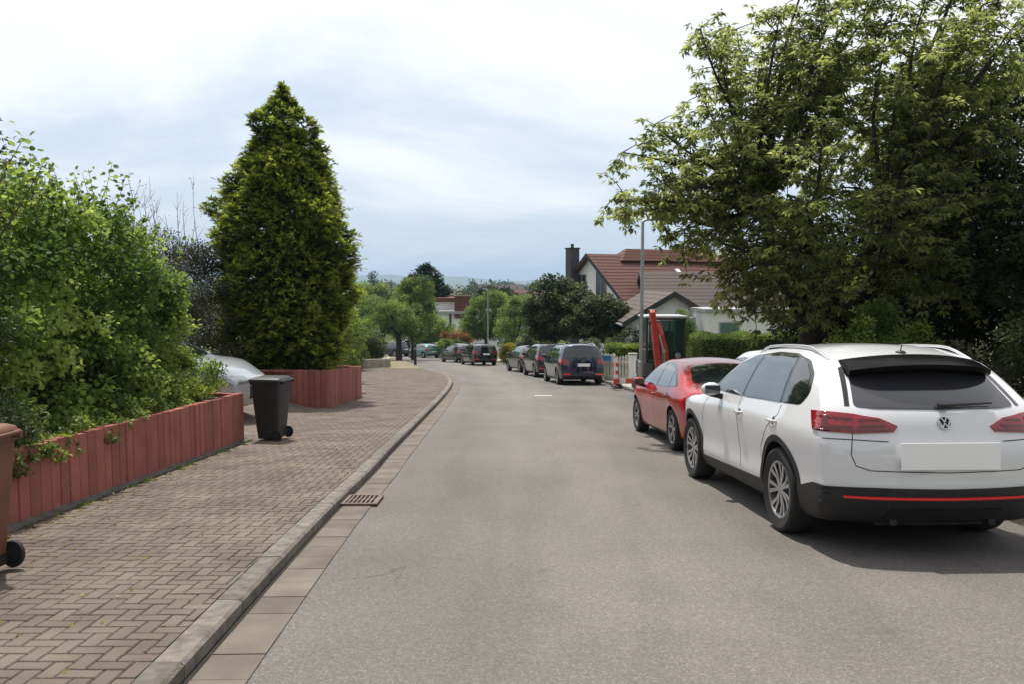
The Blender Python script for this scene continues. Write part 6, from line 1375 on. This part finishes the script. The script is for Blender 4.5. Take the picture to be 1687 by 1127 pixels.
tree('garden_tree', 'pale tree on the far left skyline beside the conifer', -20.5, 120, [((0,0,7.0),(3.5,3,3)),((3.5,0,5.8),(3,2.6,2.6))], .25, 3, 80, (.6,1.0), 12000, .33, M['l_mid'])
tree('garden_tree', 'narrow pale tree standing up on the left skyline', -27, 160, [((0,0,10),(1.6,1.6,3.6)),((0,0,6.5),(2.2,2,2.6))], .25, 4, 60, (.6,1.0), 9000, .33, M['l_far'])
# far belts of trees across the valley: nobody could count them
def belt(y0, y1, x0, x1, h, n, leaf, seed, m='l_far'):
    rg = np.random.default_rng(seed); K = int((x1-x0)/(h*.55)*2.0); cx = rg.uniform(x0, x1, K); cy = rg.uniform(y0, y1, K); hh = h*rg.uniform(.55, 1.1, K); rr_ = h*rg.uniform(.25, .45, K)
    k = rg.integers(0, K, n); e = rg.normal(size=(n, 3)); e /= np.linalg.norm(e, axis=1, keepdims=True); zz = np.array([gz(0, b) for b in cy])
    sub = rg.integers(0, 6, n); ang = sub*1.047+k; q = np.stack([cx[k]+np.cos(ang)*rr_[k]*.55, cy[k]+np.sin(ang)*rr_[k]*.5, zz[k]+hh[k]*.5+(sub % 3)*hh[k]*.13], 1)
    s = np.stack([rr_[k]*.6, rr_[k]*.6, hh[k]*.30], 1); q = q+e*s*(rg.random((n, 1))**.35); L = leaf*rg.uniform(.6, 1.4, n); low = rg.random(n) < .25; q[low, 2] = zz[k[low]]+rg.random(low.sum())*hh[k[low]]*.5
    o = leaves('distant_wood', q, e+rg.normal(size=(n, 3))*.5, L, L*.7, M[m], None, rnd=rg.random(K)[k]); tag(o, 'belt of distant trees across the valley', 'trees', kind='stuff'); return o
o = belt(130, 175, -75, 60, 9.5, 42000, .5, 1); o['label'] = 'nearest belt of distant trees across the valley'
o = belt(210, 300, -130, 110, 12, 42000, .8, 2); o['label'] = 'middle belt of distant trees across the valley'
o = belt(380, 520, -240, 220, 14, 42000, 1.2, 3); o['label'] = 'far belt of distant trees below the skyline'
o = belt(700, 1000, -500, 480, 15, 42000, 2.2, 4); o['label'] = 'farthest belt of trees forming the skyline'
# weeds along the wall foot and moss
n = 2600; yy = RG.uniform(4.5, 13, n); xx = X1+.10+np.abs(RG.normal(0, .035, n)); cl = (np.sin(yy*5)+np.sin(yy*13.7)+RG.normal(0, .6, n)) > .9; yy, xx = yy[cl], xx[cl]
P = np.stack([xx, yy, -SL*yy+.10], 1); o = leaves('weeds', P, RG.normal(size=P.shape)*.6+np.array([.2, 0, .8]), .035, .014, M['l_mid']); tag(o, 'small weeds growing along the foot of the long red wall', 'weeds', kind='stuff')
n = 420; yy = RG.uniform(3.5, 12, n); xx = np.array([random.uniform(X1+.12, kx(b)-.05) if random.random() < .45 else X1+.14+abs(random.gauss(0, .12)) for b in yy])
P = np.stack([xx, yy, -SL*yy+.106], 1); o = leaves('leaf_litter', P, RG.normal(size=P.shape)*np.array([1, 1, .15]), .028, .018, M['l_yellow']); tag(o, 'small fallen leaves scattered on the brick pavement', 'leaf litter', kind='stuff')
# the garden goes on behind the viewer (seen in the paint and glass of the cars)
shrub('garden_bush', 'hedge continuing above the red wall behind the viewer', -5.3, 1.2, .5, [((0,-5,1.2),(.8,2.2,1.3)),((0,-1.2,1.2),(.8,2.2,1.3)),((-1.2,-3,1.5),(1.2,3,1.4))], 160, (.2,.45), 12000, .14, M['l_maple'], asp=.8)
tree('garden_tree', 'broad garden tree behind the viewer on the left', -9.5, -9, [((0,0,4.4),(3,3,2.6)),((2,1,3.6),(2.2,2.2,2))], .25, 2.2, 90, (.4,.8), 11000, .22, M['l_mid'])
tree('garden_tree', 'broad garden tree behind the viewer on the right', 9.5, -11, [((0,0,4.8),(3.2,3,2.8)),((-2,1,3.8),(2.2,2.2,2))], .25, 2.2, 90, (.4,.8), 11000, .22, M['l_mid'])
tree('garden_tree', 'far tree down the street behind the viewer', 1.5, -34, [((0,0,5),(5,3,3.2)),((-5,1,4),(4,2.6,2.6)),((6,1,4.4),(4,2.6,2.8))], .25, 2.2, 120, (.6,1.1), 12000, .35, M['l_catalpa'])
# ------------------------------------------------------------------ haze
mb = MB(); mb.box(-6300, 6300, -320, 6900, -20, 150); hz = mb.build('haze', None if False else M['void']); hz.data.materials.clear()
hm = bpy.data.materials.new('haze_air'); hm.use_nodes = True; n_ = hm.node_tree.nodes; n_.clear(); oo = n_.new('ShaderNodeOutputMaterial'); pv = n_.new('ShaderNodeVolumePrincipled')
pv.inputs['Color'].default_value = (.48, .67, .92, 1); pv.inputs['Density'].default_value = .0002; pv.inputs['Anisotropy'].default_value = .2; hm.node_tree.links.new(pv.outputs[0], oo.inputs['Volume']); hz.data.materials.append(hm)
tag(hz, 'thin bluish haze over the distance', 'haze', kind='stuff')
